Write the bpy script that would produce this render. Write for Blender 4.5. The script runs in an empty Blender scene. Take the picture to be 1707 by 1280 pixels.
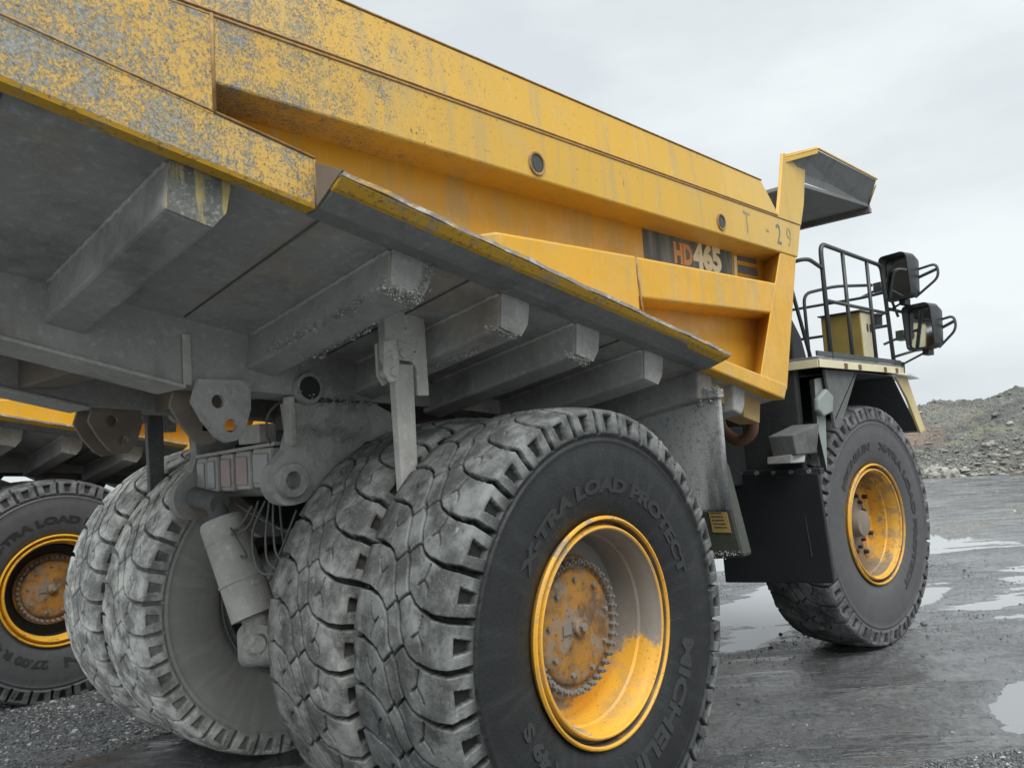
import bpy, bmesh, math, random
import numpy as np
from mathutils import Vector, Matrix
random.seed(7); np.random.seed(7)
S = bpy.context.scene
COL = S.collection
R = math.radians

# ------------------------------------------------------------------ camera
CX, CY, CZ, YAW, PIT, ROL, FPX = -3.987, -5.471, 2.384, .739, .084, -.065, 1359.6
_f = np.array([math.cos(PIT)*math.cos(YAW), math.cos(PIT)*math.sin(YAW), math.sin(PIT)])
_r = np.cross(_f, [0, 0, 1]); _r /= np.linalg.norm(_r); _u = np.cross(_r, _f)
_r2 = _r*math.cos(ROL)+_u*math.sin(ROL); _u2 = -_r*math.sin(ROL)+_u*math.cos(ROL)
cam = bpy.data.cameras.new('camera'); camo = bpy.data.objects.new('camera', cam); COL.objects.link(camo)
M = Matrix.Identity(4)
for i in range(3):
    M[i][0], M[i][1], M[i][2] = _r2[i], _u2[i], -_f[i]
M[0][3], M[1][3], M[2][3] = CX, CY, CZ
camo.matrix_world = M
cam.sensor_fit = 'HORIZONTAL'; cam.sensor_width = 36; cam.lens = FPX/1707*36
cam.clip_start = .05; cam.clip_end = 3000
S.camera = camo

# ------------------------------------------------------------------ world, sun, exposure
SUN_EL, SUN_AZ = 52, -118          # direction TOWARDS the sun; azimuth ccw from +X
W = bpy.data.worlds.new('World'); S.world = W; W.use_nodes = True
nt = W.node_tree; nt.nodes.clear()
def N(t, typ, **k):
    n = t.nodes.new(typ)
    for a, b in k.items(): setattr(n, a, b)
    return n
out = N(nt, 'ShaderNodeOutputWorld'); bg = N(nt, 'ShaderNodeBackground')
sky = N(nt, 'ShaderNodeTexSky', sky_type='NISHITA', sun_disc=False)
sky.sun_elevation = R(SUN_EL); sky.sun_rotation = R(90-SUN_AZ); sky.dust_density = 3
hs = N(nt, 'ShaderNodeHueSaturation'); hs.inputs['Saturation'].default_value = .12
nt.links.new(sky.outputs[0], hs.inputs['Color'])
tc = N(nt, 'ShaderNodeTexCoord'); sep = N(nt, 'ShaderNodeSeparateXYZ')
nt.links.new(tc.outputs['Generated'], sep.inputs[0])
mp = N(nt, 'ShaderNodeMapping'); mp.inputs['Scale'].default_value = (1.3, 1.3, 3.4)
nt.links.new(tc.outputs['Generated'], mp.inputs[0])
cn = N(nt, 'ShaderNodeTexNoise'); cn.inputs['Scale'].default_value = 1.7; cn.inputs['Detail'].default_value = 5
cn.inputs['Roughness'].default_value = .55
nt.links.new(mp.outputs[0], cn.inputs['Vector'])
cr = N(nt, 'ShaderNodeValToRGB'); cr.color_ramp.elements[0].position = .36; cr.color_ramp.elements[1].position = .66
cr.color_ramp.elements[0].color = (5.2, 5.6, 5.9, 1); cr.color_ramp.elements[1].color = (6.4, 6.85, 7.0, 1)
nt.links.new(cn.outputs['Fac'], cr.inputs['Fac'])
# overcast: the cloud deck is brighter towards the zenith
mr = N(nt, 'ShaderNodeMapRange'); mr.inputs['From Min'].default_value = .52; mr.inputs['From Max'].default_value = 1
mr.inputs['To Min'].default_value = 1.0; mr.inputs['To Max'].default_value = 4.0
nt.links.new(sep.outputs['Z'], mr.inputs['Value'])
mu = N(nt, 'ShaderNodeVectorMath', operation='SCALE')
nt.links.new(cr.outputs[0], mu.inputs[0]); nt.links.new(mr.outputs[0], mu.inputs['Scale'])
mx = N(nt, 'ShaderNodeMix', data_type='RGBA'); mx.inputs[0].default_value = .88
nt.links.new(hs.outputs[0], mx.inputs[6]); nt.links.new(mu.outputs[0], mx.inputs[7])
nt.links.new(mx.outputs[2], bg.inputs['Color']); bg.inputs['Strength'].default_value = .105
nt.links.new(bg.outputs[0], out.inputs['Surface'])

sl = bpy.data.lights.new('sun', 'SUN'); sl.energy = 1.5; sl.angle = R(35); sl.color = (1, .97, .92)
so = bpy.data.objects.new('sun', sl); COL.objects.link(so)
sd = Vector((math.cos(R(SUN_EL))*math.cos(R(SUN_AZ)), math.cos(R(SUN_EL))*math.sin(R(SUN_AZ)), math.sin(R(SUN_EL))))
so.rotation_euler = sd.to_track_quat('Z', 'Y').to_euler()
S.view_settings.view_transform = 'Standard'; S.view_settings.look = 'None'
S.view_settings.exposure = 0.48; S.view_settings.gamma = 1

# ------------------------------------------------------------------ material helpers
class MT:
    def __init__(s, name):
        s.m = bpy.data.materials.new(name); s.m.use_nodes = True; s.t = s.m.node_tree
        s.b = s.t.nodes['Principled BSDF']; s.tc = s.t.nodes.new('ShaderNodeTexCoord')
        s._xyz = None
    def ln(s, a, b): s.t.links.new(a, b)
    def coord(s, scale=(1, 1, 1), loc=(0, 0, 0)):
        n = s.t.nodes.new('ShaderNodeMapping'); n.inputs['Scale'].default_value = scale; n.inputs['Location'].default_value = loc
        s.ln(s.tc.outputs['Object'], n.inputs[0]); return n.outputs[0]
    def xyz(s):
        if not s._xyz:
            n = s.t.nodes.new('ShaderNodeSeparateXYZ'); s.ln(s.tc.outputs['Object'], n.inputs[0]); s._xyz = n.outputs
        return s._xyz
    def noise(s, scale, detail=3, rough=.55, sc=(1, 1, 1), loc=(0, 0, 0), dist=0):
        n = s.t.nodes.new('ShaderNodeTexNoise'); n.inputs['Scale'].default_value = scale
        n.inputs['Detail'].default_value = detail; n.inputs['Roughness'].default_value = rough
        n.inputs['Distortion'].default_value = dist
        s.ln(s.coord(sc, loc), n.inputs['Vector']); return n.outputs['Fac']
    def vor(s, scale, sc=(1, 1, 1), feat='F1', o='Distance'):
        n = s.t.nodes.new('ShaderNodeTexVoronoi'); n.feature = feat; n.inputs['Scale'].default_value = scale
        s.ln(s.coord(sc), n.inputs['Vector']); return n.outputs[o]
    def math(s, op, a, b=None, c=None, clamp=False):
        n = s.t.nodes.new('ShaderNodeMath'); n.operation = op; n.use_clamp = clamp
        for i, v in enumerate((a, b, c)):
            if v is None: continue
            if isinstance(v, (int, float)): n.inputs[i].default_value = v
            else: s.ln(v, n.inputs[i])
        return n.outputs[0]
    def step(s, v, lo, hi, a=0, b=1):
        n = s.t.nodes.new('ShaderNodeMapRange'); n.interpolation_type = 'SMOOTHSTEP'
        s.ln(v, n.inputs['Value']) if not isinstance(v, (int, float)) else None
        for k, x in (('From Min', lo), ('From Max', hi), ('To Min', a), ('To Max', b)):
            if isinstance(x, (int, float)): n.inputs[k].default_value = x
            else: s.ln(x, n.inputs[k])
        return n.outputs[0]
    def mix(s, f, a, b):
        n = s.t.nodes.new('ShaderNodeMix'); n.data_type = 'RGBA'
        for i, v in ((0, f), (6, a), (7, b)):
            if isinstance(v, (int, float)): n.inputs[i].default_value = v
            elif isinstance(v, tuple): n.inputs[i].default_value = (*v, 1)
            else: s.ln(v, n.inputs[i])
        return n.outputs[2]
    def set(s, color=None, rough=None, metal=None, spec=None, coat=None):
        for k, v in (('Base Color', color), ('Roughness', rough), ('Metallic', metal), ('Specular IOR Level', spec), ('Coat Weight', coat)):
            if v is None: continue
            if isinstance(v, tuple): s.b.inputs[k].default_value = (*v, 1)
            elif isinstance(v, (int, float)): s.b.inputs[k].default_value = v
            else: s.ln(v, s.b.inputs[k])
    def bump(s, h, strength=.3, dist=.01, prev=None):
        n = s.t.nodes.new('ShaderNodeBump'); n.inputs['Strength'].default_value = strength; n.inputs['Distance'].default_value = dist
        s.ln(h, n.inputs['Height'])
        if prev is not None: s.ln(prev, n.inputs['Normal'])
        s.ln(n.outputs[0], s.b.inputs['Normal']); return n.outputs[0]

def yellow_paint(name, wear_on, base=(.64, .365, .03), pale=(.62, .42, .11)):
    m = MT(name); x = m.xyz()
    big = m.noise(1.1, 3)
    # sun-bleached paint towards the front of the body
    pl = m.step(x[0], 1.0, 3.4)
    c = m.mix(m.math('MULTIPLY', pl, .7), base, pale)
    c = m.mix(m.step(big, .40, .70, 0, .45), c, (.57, .33, .03))
    # rain streaks of grime
    st = m.noise(9, 4, .6, sc=(1, 1, .10))
    c = m.mix(m.step(st, .48, .70, 0, .50), c, (.40, .31, .13)); c = m.mix(m.step(m.noise(2.6, 6, .72, loc=(2, 9, 4)), .50, .72, 0, .38), c, (.46, .36, .18)); c = m.mix(m.step(m.noise(20, 5, .7, sc=(1, 1, .2), loc=(5, 5, 5)), .58, .70, 0, .35), c, (.66, .52, .26))
    if wear_on:
        # chipped paint to grey, denser towards the tail
        f = m.math('ADD', m.math('MULTIPLY', m.noise(95, 8, .82, sc=(1, 1, .8)), .72), m.math('MULTIPLY', m.noise(34, 6, .75, loc=(4, 4, 4)), .28)); g = m.noise(7, 3, .6); g2 = m.noise(1.7, 2)
        den = m.step(x[0], -3.6, .9, 1.0, 0.0)
        den = m.math('POWER', den, 1.0)
        lo = m.math('SUBTRACT', .635, m.math('MULTIPLY', den, .168))
        lo = m.math('SUBTRACT', lo, m.math('MULTIPLY', m.math('SUBTRACT', g, .5), .20))
        lo = m.math('SUBTRACT', lo, m.math('MULTIPLY', m.math('MULTIPLY', m.math('SUBTRACT', g2, .5), den), .20))
        k = m.math('MULTIPLY', m.math('SUBTRACT', f, lo), 34, clamp=True)
        k = m.math('MAXIMUM', k, 0)
        gr = m.mix(m.step(m.noise(60, 6, .75), .38, .62), (.11, .115, .105), (.33, .335, .30))
        c = m.mix(k, c, gr)
        # thin veil of grey dust at the tail
        c = m.mix(m.math('MULTIPLY', den, .14), c, (.42, .42, .38))
        pit = m.noise(34, 5, .7, loc=(8, 8, 8)); c = m.mix(m.math('MULTIPLY', m.step(pit, .635, .655), m.step(x[0], -2, 2.2, .95, .25)), c, (.15, .13, .10))
        # rusty scratches
        sv = m.noise(13, 3, .7, sc=(1, 1, .28), loc=(3, 1, 2))
        c = m.mix(m.step(sv, .70, .74, 0, .8), c, (.17, .14, .12))
        m.bump(m.math('SUBTRACT', 1, k), .6, .006)
        m.set(rough=m.mix(k, (.42, .42, .42), (.75, .75, .75)))
    else:
        ch = m.noise(60, 4, .6)
        c = m.mix(m.step(ch, .69, .71, 0, .9), c, (.16, .12, .08))
        m.bump(m.noise(3, 3), .35, .03)
        m.set(rough=m.step(m.noise(4, 5, .7), .3, .7, .28, .62))
    m.set(color=c)
    return m.m

Y_WORN = yellow_paint('worn yellow paint', True)
Y_WEB = yellow_paint('yellow paint with dust streaks', False, base=(.68, .345, .016), pale=(.66, .36, .04))

def dusty(name, a, b, ochre=.0, lump=.5, lump_scale=70, rough=.9, vein=True):
    m = MT(name)
    c = m.mix(m.noise(3, 5, .6), a, b)
    c = m.mix(m.step(m.noise(22, 4, .65), .5, .75, 0, .45), c, tuple(v*1.45 for v in b))
    if ochre:
        c = m.mix(m.step(m.noise(1.3, 4, .6, loc=(5, 2, 1)), .54, .68, 0, ochre), c, (.36, .25, .13))
    c = m.mix(m.step(m.noise(1.1, 5, .65, loc=(1, 7, 3)), .50, .68, 0, .55), c, tuple(v*.45 for v in a))
    if vein: c = m.mix(m.step(m.noise(6, 4, .6, sc=(1, 1, .25)), .55, .75, 0, .35), c, tuple(v*.55 for v in a))
    m.set(color=c, rough=rough, spec=.3)
    l = m.noise(lump_scale, 5, .7); msk = m.step(m.noise(4, 3, .6), .42, .62)
    m.bump(m.math('MULTIPLY', l, m.math('ADD', msk, .25)), lump, .02)
    return m.m
m = MT('grimy yellow beam end')
c = m.mix(m.step(m.noise(9, 5, .6, sc=(1, 1, .12)), .47, .55), (.46, .38, .14), (.15, .16, .15)); c = m.mix(m.step(m.noise(60, 6, .75), .54, .60, 0, .8), c, (.36, .36, .31)); c = m.mix(m.step(m.noise(20, 5, .7, loc=(1, 1, 1)), .60, .64, 0, .8), c, (.10, .10, .09))
m.set(color=c, rough=.75); m.bump(m.noise(70, 6, .8), .8, .01); BEAM_END = m.m
DUST_DARK = dusty('dark dust on steel', (.085, .09, .09), (.15, .155, .15), lump=.3)  # darker variant of the grey dust
DUST = dusty('grey rock dust on steel', (.29, .292, .28), (.40, .40, .38), ochre=.4)
DUST_LIGHT = dusty('pale dried mud on steel', (.40, .395, .365), (.52, .51, .475), lump=.6)
DUST_MUD = dusty('caked grey mud', (.30, .30, .285), (.42, .42, .395), lump=1.0, lump_scale=42)
DARK = dusty('dark steel', (.020, .022, .024), (.045, .047, .048), lump=.2, rough=.55)  # near-black tone for frame, fender and inner panels
CANOPY = dusty('canopy underside grey', (.17, .175, .175), (.24, .245, .24), lump=.15, rough=.6)
SLATE = dusty('splashed slate grey steel', (.08, .088, .088), (.26, .27, .265), lump=.35, lump_scale=60, rough=.65)
GREEN_DARK = dusty('dark olive steel', (.045, .05, .042), (.075, .08, .065), lump=.15, rough=.5)

def plain(name, c, rough=.5, metal=0, var=.25, scale=12):
    m = MT(name)
    m.set(color=m.mix(m.noise(scale, 4), tuple(v*(1-var) for v in c), tuple(min(1, v*(1+var)) for v in c)), rough=rough, metal=metal)
    m.bump(m.noise(scale*6, 3), .15, .003); return m.m
RAIL_GREY = plain('dark grey handrail paint', (.055, .062, .06), .45)
BLACK_RUBBER = plain('black rubber', (.012, .014, .017), .55, var=.5, scale=3)
BLACK_PLASTIC = plain('black plastic', (.03, .032, .034), .38)
GLASSY = plain('grey lens glass', (.30, .30, .29), .3)
RED_LENS = plain('faded red lens', (.34, .23, .22), .35)
CABLE = plain('dusty cable', (.13, .13, .125), .8)
CREAM = plain('cream paint', (.62, .50, .24), .5, scale=4)
CREAM_PALE = plain('pale cream paint', (.66, .60, .40), .5, scale=4)
OLIVE_YEL = plain('olive yellow paint', (.34, .25, .07), .55, scale=5)
PALE_GREY = plain('pale green grey paint', (.24, .27, .255), .5, scale=5)
LABEL = plain('faded ochre label', (.34, .24, .08), .7, scale=20)
INK = plain('dark ink', (.06, .05, .04), .7)
WHITE_PANEL = plain('white reflective panel', (.75, .77, .78), .25)
SEAM = plain('dirty seam paint', (.30, .18, .07), .7, var=.85, scale=22)
BROWN = plain('brown dusted paint', (.21, .175, .14), .75, var=.4, scale=5)
RUST = plain('rusty iron', (.15, .075, .045), .8, scale=9)
WOOD = plain('tan rubber pad', (.40, .27, .11), .75, scale=5)
m = MT('mirror glass'); m.set(color=(.75, .77, .78), metal=1.0, rough=.06); MIRROR = m.m
m = MT('worn ledge edge'); x = m.xyz()
c = m.mix(m.step(m.noise(14, 5, .65, sc=(.35, 1, 1)), .36, .48), (.50, .32, .08), (.28, .24, .21))
c = m.mix(m.step(m.noise(20, 4, .6, sc=(.3, 1, 1), loc=(3, 0, 0)), .52, .62), c, (.50, .48, .44))
m.set(color=c, rough=.7); m.bump(m.noise(30, 5, .7), .7, .015); EDGE = m.m
m = MT('yellow lip paint with rust chips'); c = m.mix(m.noise(6, 4), (.60, .33, .02), (.66, .39, .03))
c = m.mix(m.step(m.noise(34, 6, .75), .56, .60, 0, .85), c, (.20, .14, .08)); c = m.mix(m.step(m.noise(8, 5, .7), .54, .64, 0, .6), c, (.30, .28, .24))
m.set(color=c, rough=.55); m.bump(m.noise(40, 5, .7), .5, .008); Y_LIP = m.m

def tyre_mat(name, side, tread, dust, fleck=.5):
    m = MT(name); x = m.xyz()
    r = m.math('SQRT', m.math('ADD', m.math('MULTIPLY', x[0], x[0]), m.math('MULTIPLY', x[2], x[2])))
    ang = m.math('ARCTAN2', x[2], x[0])
    comb = m.t.nodes.new('ShaderNodeCombineXYZ')
    m.ln(m.math('MULTIPLY', ang, 6), comb.inputs[0]); m.ln(m.math('MULTIPLY', r, 1.2), comb.inputs[1])
    rn = m.t.nodes.new('ShaderNodeTexNoise'); rn.inputs['Scale'].default_value = 2.2; rn.inputs['Detail'].default_value = 5
    m.ln(comb.outputs[0], rn.inputs['Vector'])
    sc = m.mix(m.step(rn.outputs['Fac'], .45, .75, 0, dust), side, tread)
    sc = m.mix(m.step(m.noise(3, 4), .5, .72, 0, dust*.7), sc, tread)
    tr = m.mix(m.step(m.noise(5, 5, .65), .38, .66), tuple(v*.50 for v in tread), tuple(min(1, v*1.6) for v in tread))
    tr = m.mix(m.step(m.noise(70, 4, .7), .55, .7, 0, fleck), tr, tuple(min(1, v*2.0) for v in tread))
    tr = m.mix(m.step(m.noise(38, 4, .6, loc=(2, 2, 2)), .60, .68, 0, .6), tr, tuple(v*.35 for v in tread))
    # rock scuffs
    tr = m.mix(m.step(m.noise(6, 5, .7, loc=(9, 1, 4)), .655, .70, 0, .5), tr, (.42, .43, .41))
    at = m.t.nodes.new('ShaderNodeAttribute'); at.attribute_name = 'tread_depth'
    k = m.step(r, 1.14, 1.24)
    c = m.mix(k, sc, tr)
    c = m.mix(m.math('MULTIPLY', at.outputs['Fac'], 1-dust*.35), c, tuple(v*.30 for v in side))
    m.set(color=c, rough=m.mix(k, (.45, .45, .45), (.62, .62, .62) if dust < .3 else (.85, .85, .85)), spec=.45)
    m.bump(m.noise(55, 5, .7), .55, .008); return m.m
T_WET = tyre_mat('wet black tyre rubber', (.013, .0145, .015), (.125, .131, .127), .10)
T_FRONT = tyre_mat('damp front tyre rubber', (.075, .076, .078), (.11, .112, .115), .45, .2)
T_DUST = tyre_mat('tyre rubber caked in grey dust', (.40, .395, .37), (.50, .50, .47), .9)
T_DUST2 = tyre_mat('tyre rubber with grey dust', (.08, .08, .078), (.19, .193, .186), .45)
LEDGE_UNDER = dusty('shaded grey dust under the ledge', (.17, .175, .17), (.26, .265, .25), lump=.35)  # dust tone darkened to paint in the shade of the overhang
LETTER = plain('raised tyre lettering', (.032, .034, .034), .45)

def rim_mat(name, dust, wear=.5):
    m = MT(name); x = m.xyz()
    c = m.mix(m.noise(4, 4), (.72, .34, .02), (.78, .42, .04))
    n1 = m.noise(5, 6, .68)
    k = m.step(n1, .5-wear*.2+.08, .5-wear*.2+.12)
    ru = m.mix(m.noise(9, 5), (.20, .17, .14), (.32, .29, .25))
    if dust:      # dried mud left everywhere but low on the front side of the dish
        a = m.math('SUBTRACT', m.math('ADD', m.math('MULTIPLY', x[0], .55), m.math('MULTIPLY', n1, .55)), m.math('MULTIPLY', x[2], 1.25))
        a = m.math('ADD', a, m.math('MULTIPLY', m.math('SUBTRACT', m.noise(26, 6, .8, loc=(6, 1, 1)), .5), .22)); k = m.step(a, .77, .84, 1, 0)
        r = m.math('SQRT', m.math('ADD', m.math('MULTIPLY', x[0], x[0]), m.math('MULTIPLY', x[2], x[2])))
        k = m.math('MULTIPLY', k, m.step(r, .585, .60, 1, 0))
        e = m.step(m.noise(7, 6, .7, loc=(1, 5, 2)), .53, .58, 0, .75)
        e = m.math('MULTIPLY', e, m.step(x[2], .0, .35))
        k = m.math('MAXIMUM', k, m.math('MULTIPLY', e, m.step(r, .58, .6)))
        ru = m.mix(m.noise(3, 5, .6), (.15, .135, .12), (.31, .295, .275))
    c = m.mix(k, c, ru)
    rr_ = m.math('SQRT', m.math('ADD', m.math('MULTIPLY', x[0], x[0]), m.math('MULTIPLY', x[2], x[2])))
    gap = m.math('MULTIPLY', m.step(rr_, .617, .622), m.step(rr_, .644, .648, 1, 0))
    c = m.mix(m.math('MULTIPLY', gap, m.step(m.noise(6, 4), .3, .5, .7, 1)), c, (.07, .062, .05))
    if not dust:
        a_ = m.math('ADD', m.math('MULTIPLY', x[0], -1.1), m.noise(5, 6, .7))
        c = m.mix(m.math('MULTIPLY', m.math('MULTIPLY', m.step(rr_, .572, .580, 1, 0), m.step(a_, .02, .20)), .9), c, (.13, .105, .09))
        c = m.mix(m.step(m.noise(4, 6, .7), .50, .60, 0, .7), c, (.34, .22, .10))
        c = m.mix(m.step(m.noise(11, 6, .75, loc=(3, 3, 3)), .56, .62, 0, .8), c, (.22, .18, .14))
    ch = m.noise(48, 5, .65); c = m.mix(m.step(ch, .62, .65, 0, .8), c, (.14, .10, .07))
    c = m.mix(m.step(m.noise(3.5, 6, .7, loc=(8, 2, 2)), .46, .70, .05, .55), c, (.30, .25, .17))
    m.set(color=c, rough=m.mix(k, (.5, .5, .5), (.85, .85, .85)))
    m.bump(m.math('ADD', m.noise(40, 4), m.math('MULTIPLY', k, .4)), .3, .006); return m.m
RIM_NEAR = rim_mat('yellow rim with dried mud', True)
RIM = rim_mat('yellow rim paint', False, -.1)
RIM_DUST = dusty('dusty rim', (.14, .14, .135), (.22, .22, .21), lump=.4)
m = MT('rusty yellow hub'); n1 = m.noise(5, 6, .65)
c = m.mix(m.step(n1, .38, .62), (.40, .19, .03), (.15, .085, .04)); c = m.mix(m.step(m.noise(6, 6, .7, loc=(2, 7, 1)), .50, .62, 0, .8), c, (.24, .21, .17)); c = m.mix(m.step(m.noise(30, 5, .7, loc=(2, 7, 1)), .58, .64, 0, .8), c, (.07, .05, .04))
m.set(color=c, rough=.6); m.bump(m.noise(25, 5, .7), .4, .006); HUB = m.m
BOLT = plain('muddy bolt steel', (.20, .185, .165), .7)

# ------------------------------------------------------------------ mesh helpers
class MB:
    def __init__(s): s.v = []; s.f = []
    def add(s, vs, fs):
        o = len(s.v); s.v += [tuple(map(float, p)) for p in vs]; s.f += [tuple(i+o for i in f) for f in fs]; return s
    def hexa(s, p):      # p[0:4] bottom loop, p[4:8] top loop
        return s.add(p, [(0, 3, 2, 1), (4, 5, 6, 7), (0, 1, 5, 4), (1, 2, 6, 5), (2, 3, 7, 6), (3, 0, 4, 7)])
    def box(s, a, b):
        x0, y0, z0 = [min(a[i], b[i]) for i in range(3)]; x1, y1, z1 = [max(a[i], b[i]) for i in range(3)]
        return s.hexa([(x0, y0, z0), (x1, y0, z0), (x1, y1, z0), (x0, y1, z0), (x0, y0, z1), (x1, y0, z1), (x1, y1, z1), (x0, y1, z1)])
    def prism(s, poly, axis, a, b):
        n = len(poly)
        def P(p, t): return {'x': (t, p[0], p[1]), 'y': (p[0], t, p[1]), 'z': (p[0], p[1], t)}[axis]
        return s.add([P(p, a) for p in poly]+[P(p, b) for p in poly],
                     [tuple(range(n)), tuple(range(2*n-1, n-1, -1))]+[(i, i+n, (i+1) % n+n, (i+1) % n) for i in range(n)])
    def loft(s, A, B):
        n = len(A)
        return s.add(list(A)+list(B), [tuple(range(n)), tuple(range(2*n-1, n-1, -1))]+[(i, i+n, (i+1) % n+n, (i+1) % n) for i in range(n)])
    def cyl(s, p0, p1, r0, r1=None, n=20, caps=True):
        r1 = r0 if r1 is None else r1
        p0 = Vector(p0); p1 = Vector(p1); d = (p1-p0).normalized()
        a = d.orthogonal().normalized(); b = d.cross(a)
        vs = []
        for p, r in ((p0, r0), (p1, r1)):
            for i in range(n):
                t = 2*math.pi*i/n; vs.append(p+a*math.cos(t)*r+b*math.sin(t)*r)
        fs = [(i, (i+1) % n, n+(i+1) % n, n+i) for i in range(n)]
        if caps: fs += [tuple(range(n-1, -1, -1)), tuple(range(n, 2*n))]
        return s.add(vs, fs)
    def tube(s, pts, r, n=8):
        pts = [Vector(p) for p in pts]; vs = []; prev = None
        for i, p in enumerate(pts):
            d = (pts[min(i+1, len(pts)-1)]-pts[max(i-1, 0)]).normalized()
            a = (prev-d*prev.dot(d)) if prev is not None else d.orthogonal()
            a.normalize(); prev = a; b = d.cross(a)
            vs += [p+a*math.cos(2*math.pi*k/n)*r+b*math.sin(2*math.pi*k/n)*r for k in range(n)]
        fs = [(i*n+k, i*n+(k+1) % n, (i+1)*n+(k+1) % n, (i+1)*n+k) for i in range(len(pts)-1) for k in range(n)]
        fs += [tuple(range(n-1, -1, -1)), tuple(range((len(pts)-1)*n, len(pts)*n))]
        return s.add(vs, fs)
    def lathe(s, prof, n=64, ax='y'):      # prof: (offset along y, radius)
        vs = []
        for (y, r) in prof:
            for i in range(n):
                t = 2*math.pi*i/n; vs.append((r*math.cos(t), y, r*math.sin(t)))
        fs = [(j*n+i, j*n+(i+1) % n, (j+1)*n+(i+1) % n, (j+1)*n+i) for j in range(len(prof)-1) for i in range(n)]
        return s.add(vs, fs)
    def build(s, name, mat, parent=None, smooth=False, bevel=0, loc=None, seg=2):
        me = bpy.data.meshes.new(name); me.from_pydata(s.v, [], s.f)
        bm = bmesh.new(); bm.from_mesh(me); bmesh.ops.recalc_face_normals(bm, faces=bm.faces)
        bm.to_mesh(me); bm.free()
        me.materials.append(mat)
        o = bpy.data.objects.new(name, me); COL.objects.link(o)
        if parent: o.parent = parent
        if loc is not None: o.location = loc
        if smooth:
            me.polygons.foreach_set('use_smooth', [True]*len(me.polygons))
            if smooth == 'auto':
                me.set_sharp_from_angle(angle=R(35))
        if bevel:
            b = o.modifiers.new('bevel', 'BEVEL'); b.width = bevel; b.segments = seg; b.limit_method = 'ANGLE'; b.angle_limit = R(30); b.harden_normals = False
        return o
def arc(p0, p1, p2, n=6):
    p0, p1, p2 = Vector(p0), Vector(p1), Vector(p2)
    return [(1-t)**2*p0+2*t*(1-t)*p1+t*t*p2 for t in [i/n for i in range(n+1)]]
def bent(pts, rad=.08, n=5):
    pts = [Vector(p) for p in pts]; o = [pts[0]]
    for i in range(1, len(pts)-1):
        a = pts[i]+(pts[i-1]-pts[i]).normalized()*min(rad, (pts[i-1]-pts[i]).length*.45)
        b = pts[i]+(pts[i+1]-pts[i]).normalized()*min(rad, (pts[i+1]-pts[i]).length*.45)
        o += arc(a, pts[i], b, n)
    return o+[pts[-1]]
def catmull(pts, n=6):
    P = [Vector(pts[0])]+[Vector(p) for p in pts]+[Vector(pts[-1])]; o = []
    for i in range(1, len(P)-2):
        for k in range(n):
            t = k/n; a, b, c, d = P[i-1:i+3]
            o.append(.5*((2*b)+(c-a)*t+(2*a-5*b+4*c-d)*t*t+(3*b-a-3*c+d)*t**3))
    return o+[P[-2]]
def tag(o, label=None, cat=None, group=None, kind=None):
    for k, v in (('label', label), ('category', cat), ('group', group), ('kind', kind)):
        if v: o[k] = v
    return o
def empty(name, loc=(0, 0, 0), parent=None):
    o = bpy.data.objects.new(name, None); COL.objects.link(o); o.location = loc; o.empty_display_size = .2
    if parent: o.parent = parent
    return o
def text_mesh(txt, size, bold=0.0, extrude=.002):
    c = bpy.data.curves.new('txt', 'FONT'); c.body = txt; c.size = size; c.extrude = extrude; c.offset = bold; c.resolution_u = 3
    c.align_x = 'LEFT'
    o = bpy.data.objects.new('txt', c); COL.objects.link(o)
    bpy.context.view_layer.update()
    me = bpy.data.meshes.new_from_object(o.evaluated_get(bpy.context.evaluated_depsgraph_get()))
    v = np.array([tuple(p.co) for p in me.vertices]); f = [tuple(p.vertices) for p in me.polygons]
    bpy.data.objects.remove(o); bpy.data.curves.remove(c); bpy.data.meshes.remove(me)
    return v, f

# ------------------------------------------------------------------ value noise for meshes
def vnoise(x, y, seed=0):
    xi = np.floor(x).astype(np.int64); yi = np.floor(y).astype(np.int64); xf = x-xi; yf = y-yi
    def h(a, b):
        n = (a*374761393+b*668265263+seed*1442695041) & 0x7fffffff
        n = ((n ^ (n >> 13))*1274126177) & 0x7fffffff
        return ((n ^ (n >> 16)) & 0xffff)/65535.0
    u = xf*xf*(3-2*xf); v = yf*yf*(3-2*yf)
    return (h(xi, yi)*(1-u)+h(xi+1, yi)*u)*(1-v)+(h(xi, yi+1)*(1-u)+h(xi+1, yi+1)*u)*v
def fbm(x, y, oct=4, seed=0, gain=.5):
    s = 0; a = 1; t = 0
    for i in range(oct): s = s+a*vnoise(x*2**i, y*2**i, seed+i*17); t += a; a *= gain
    return s/t

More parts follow.
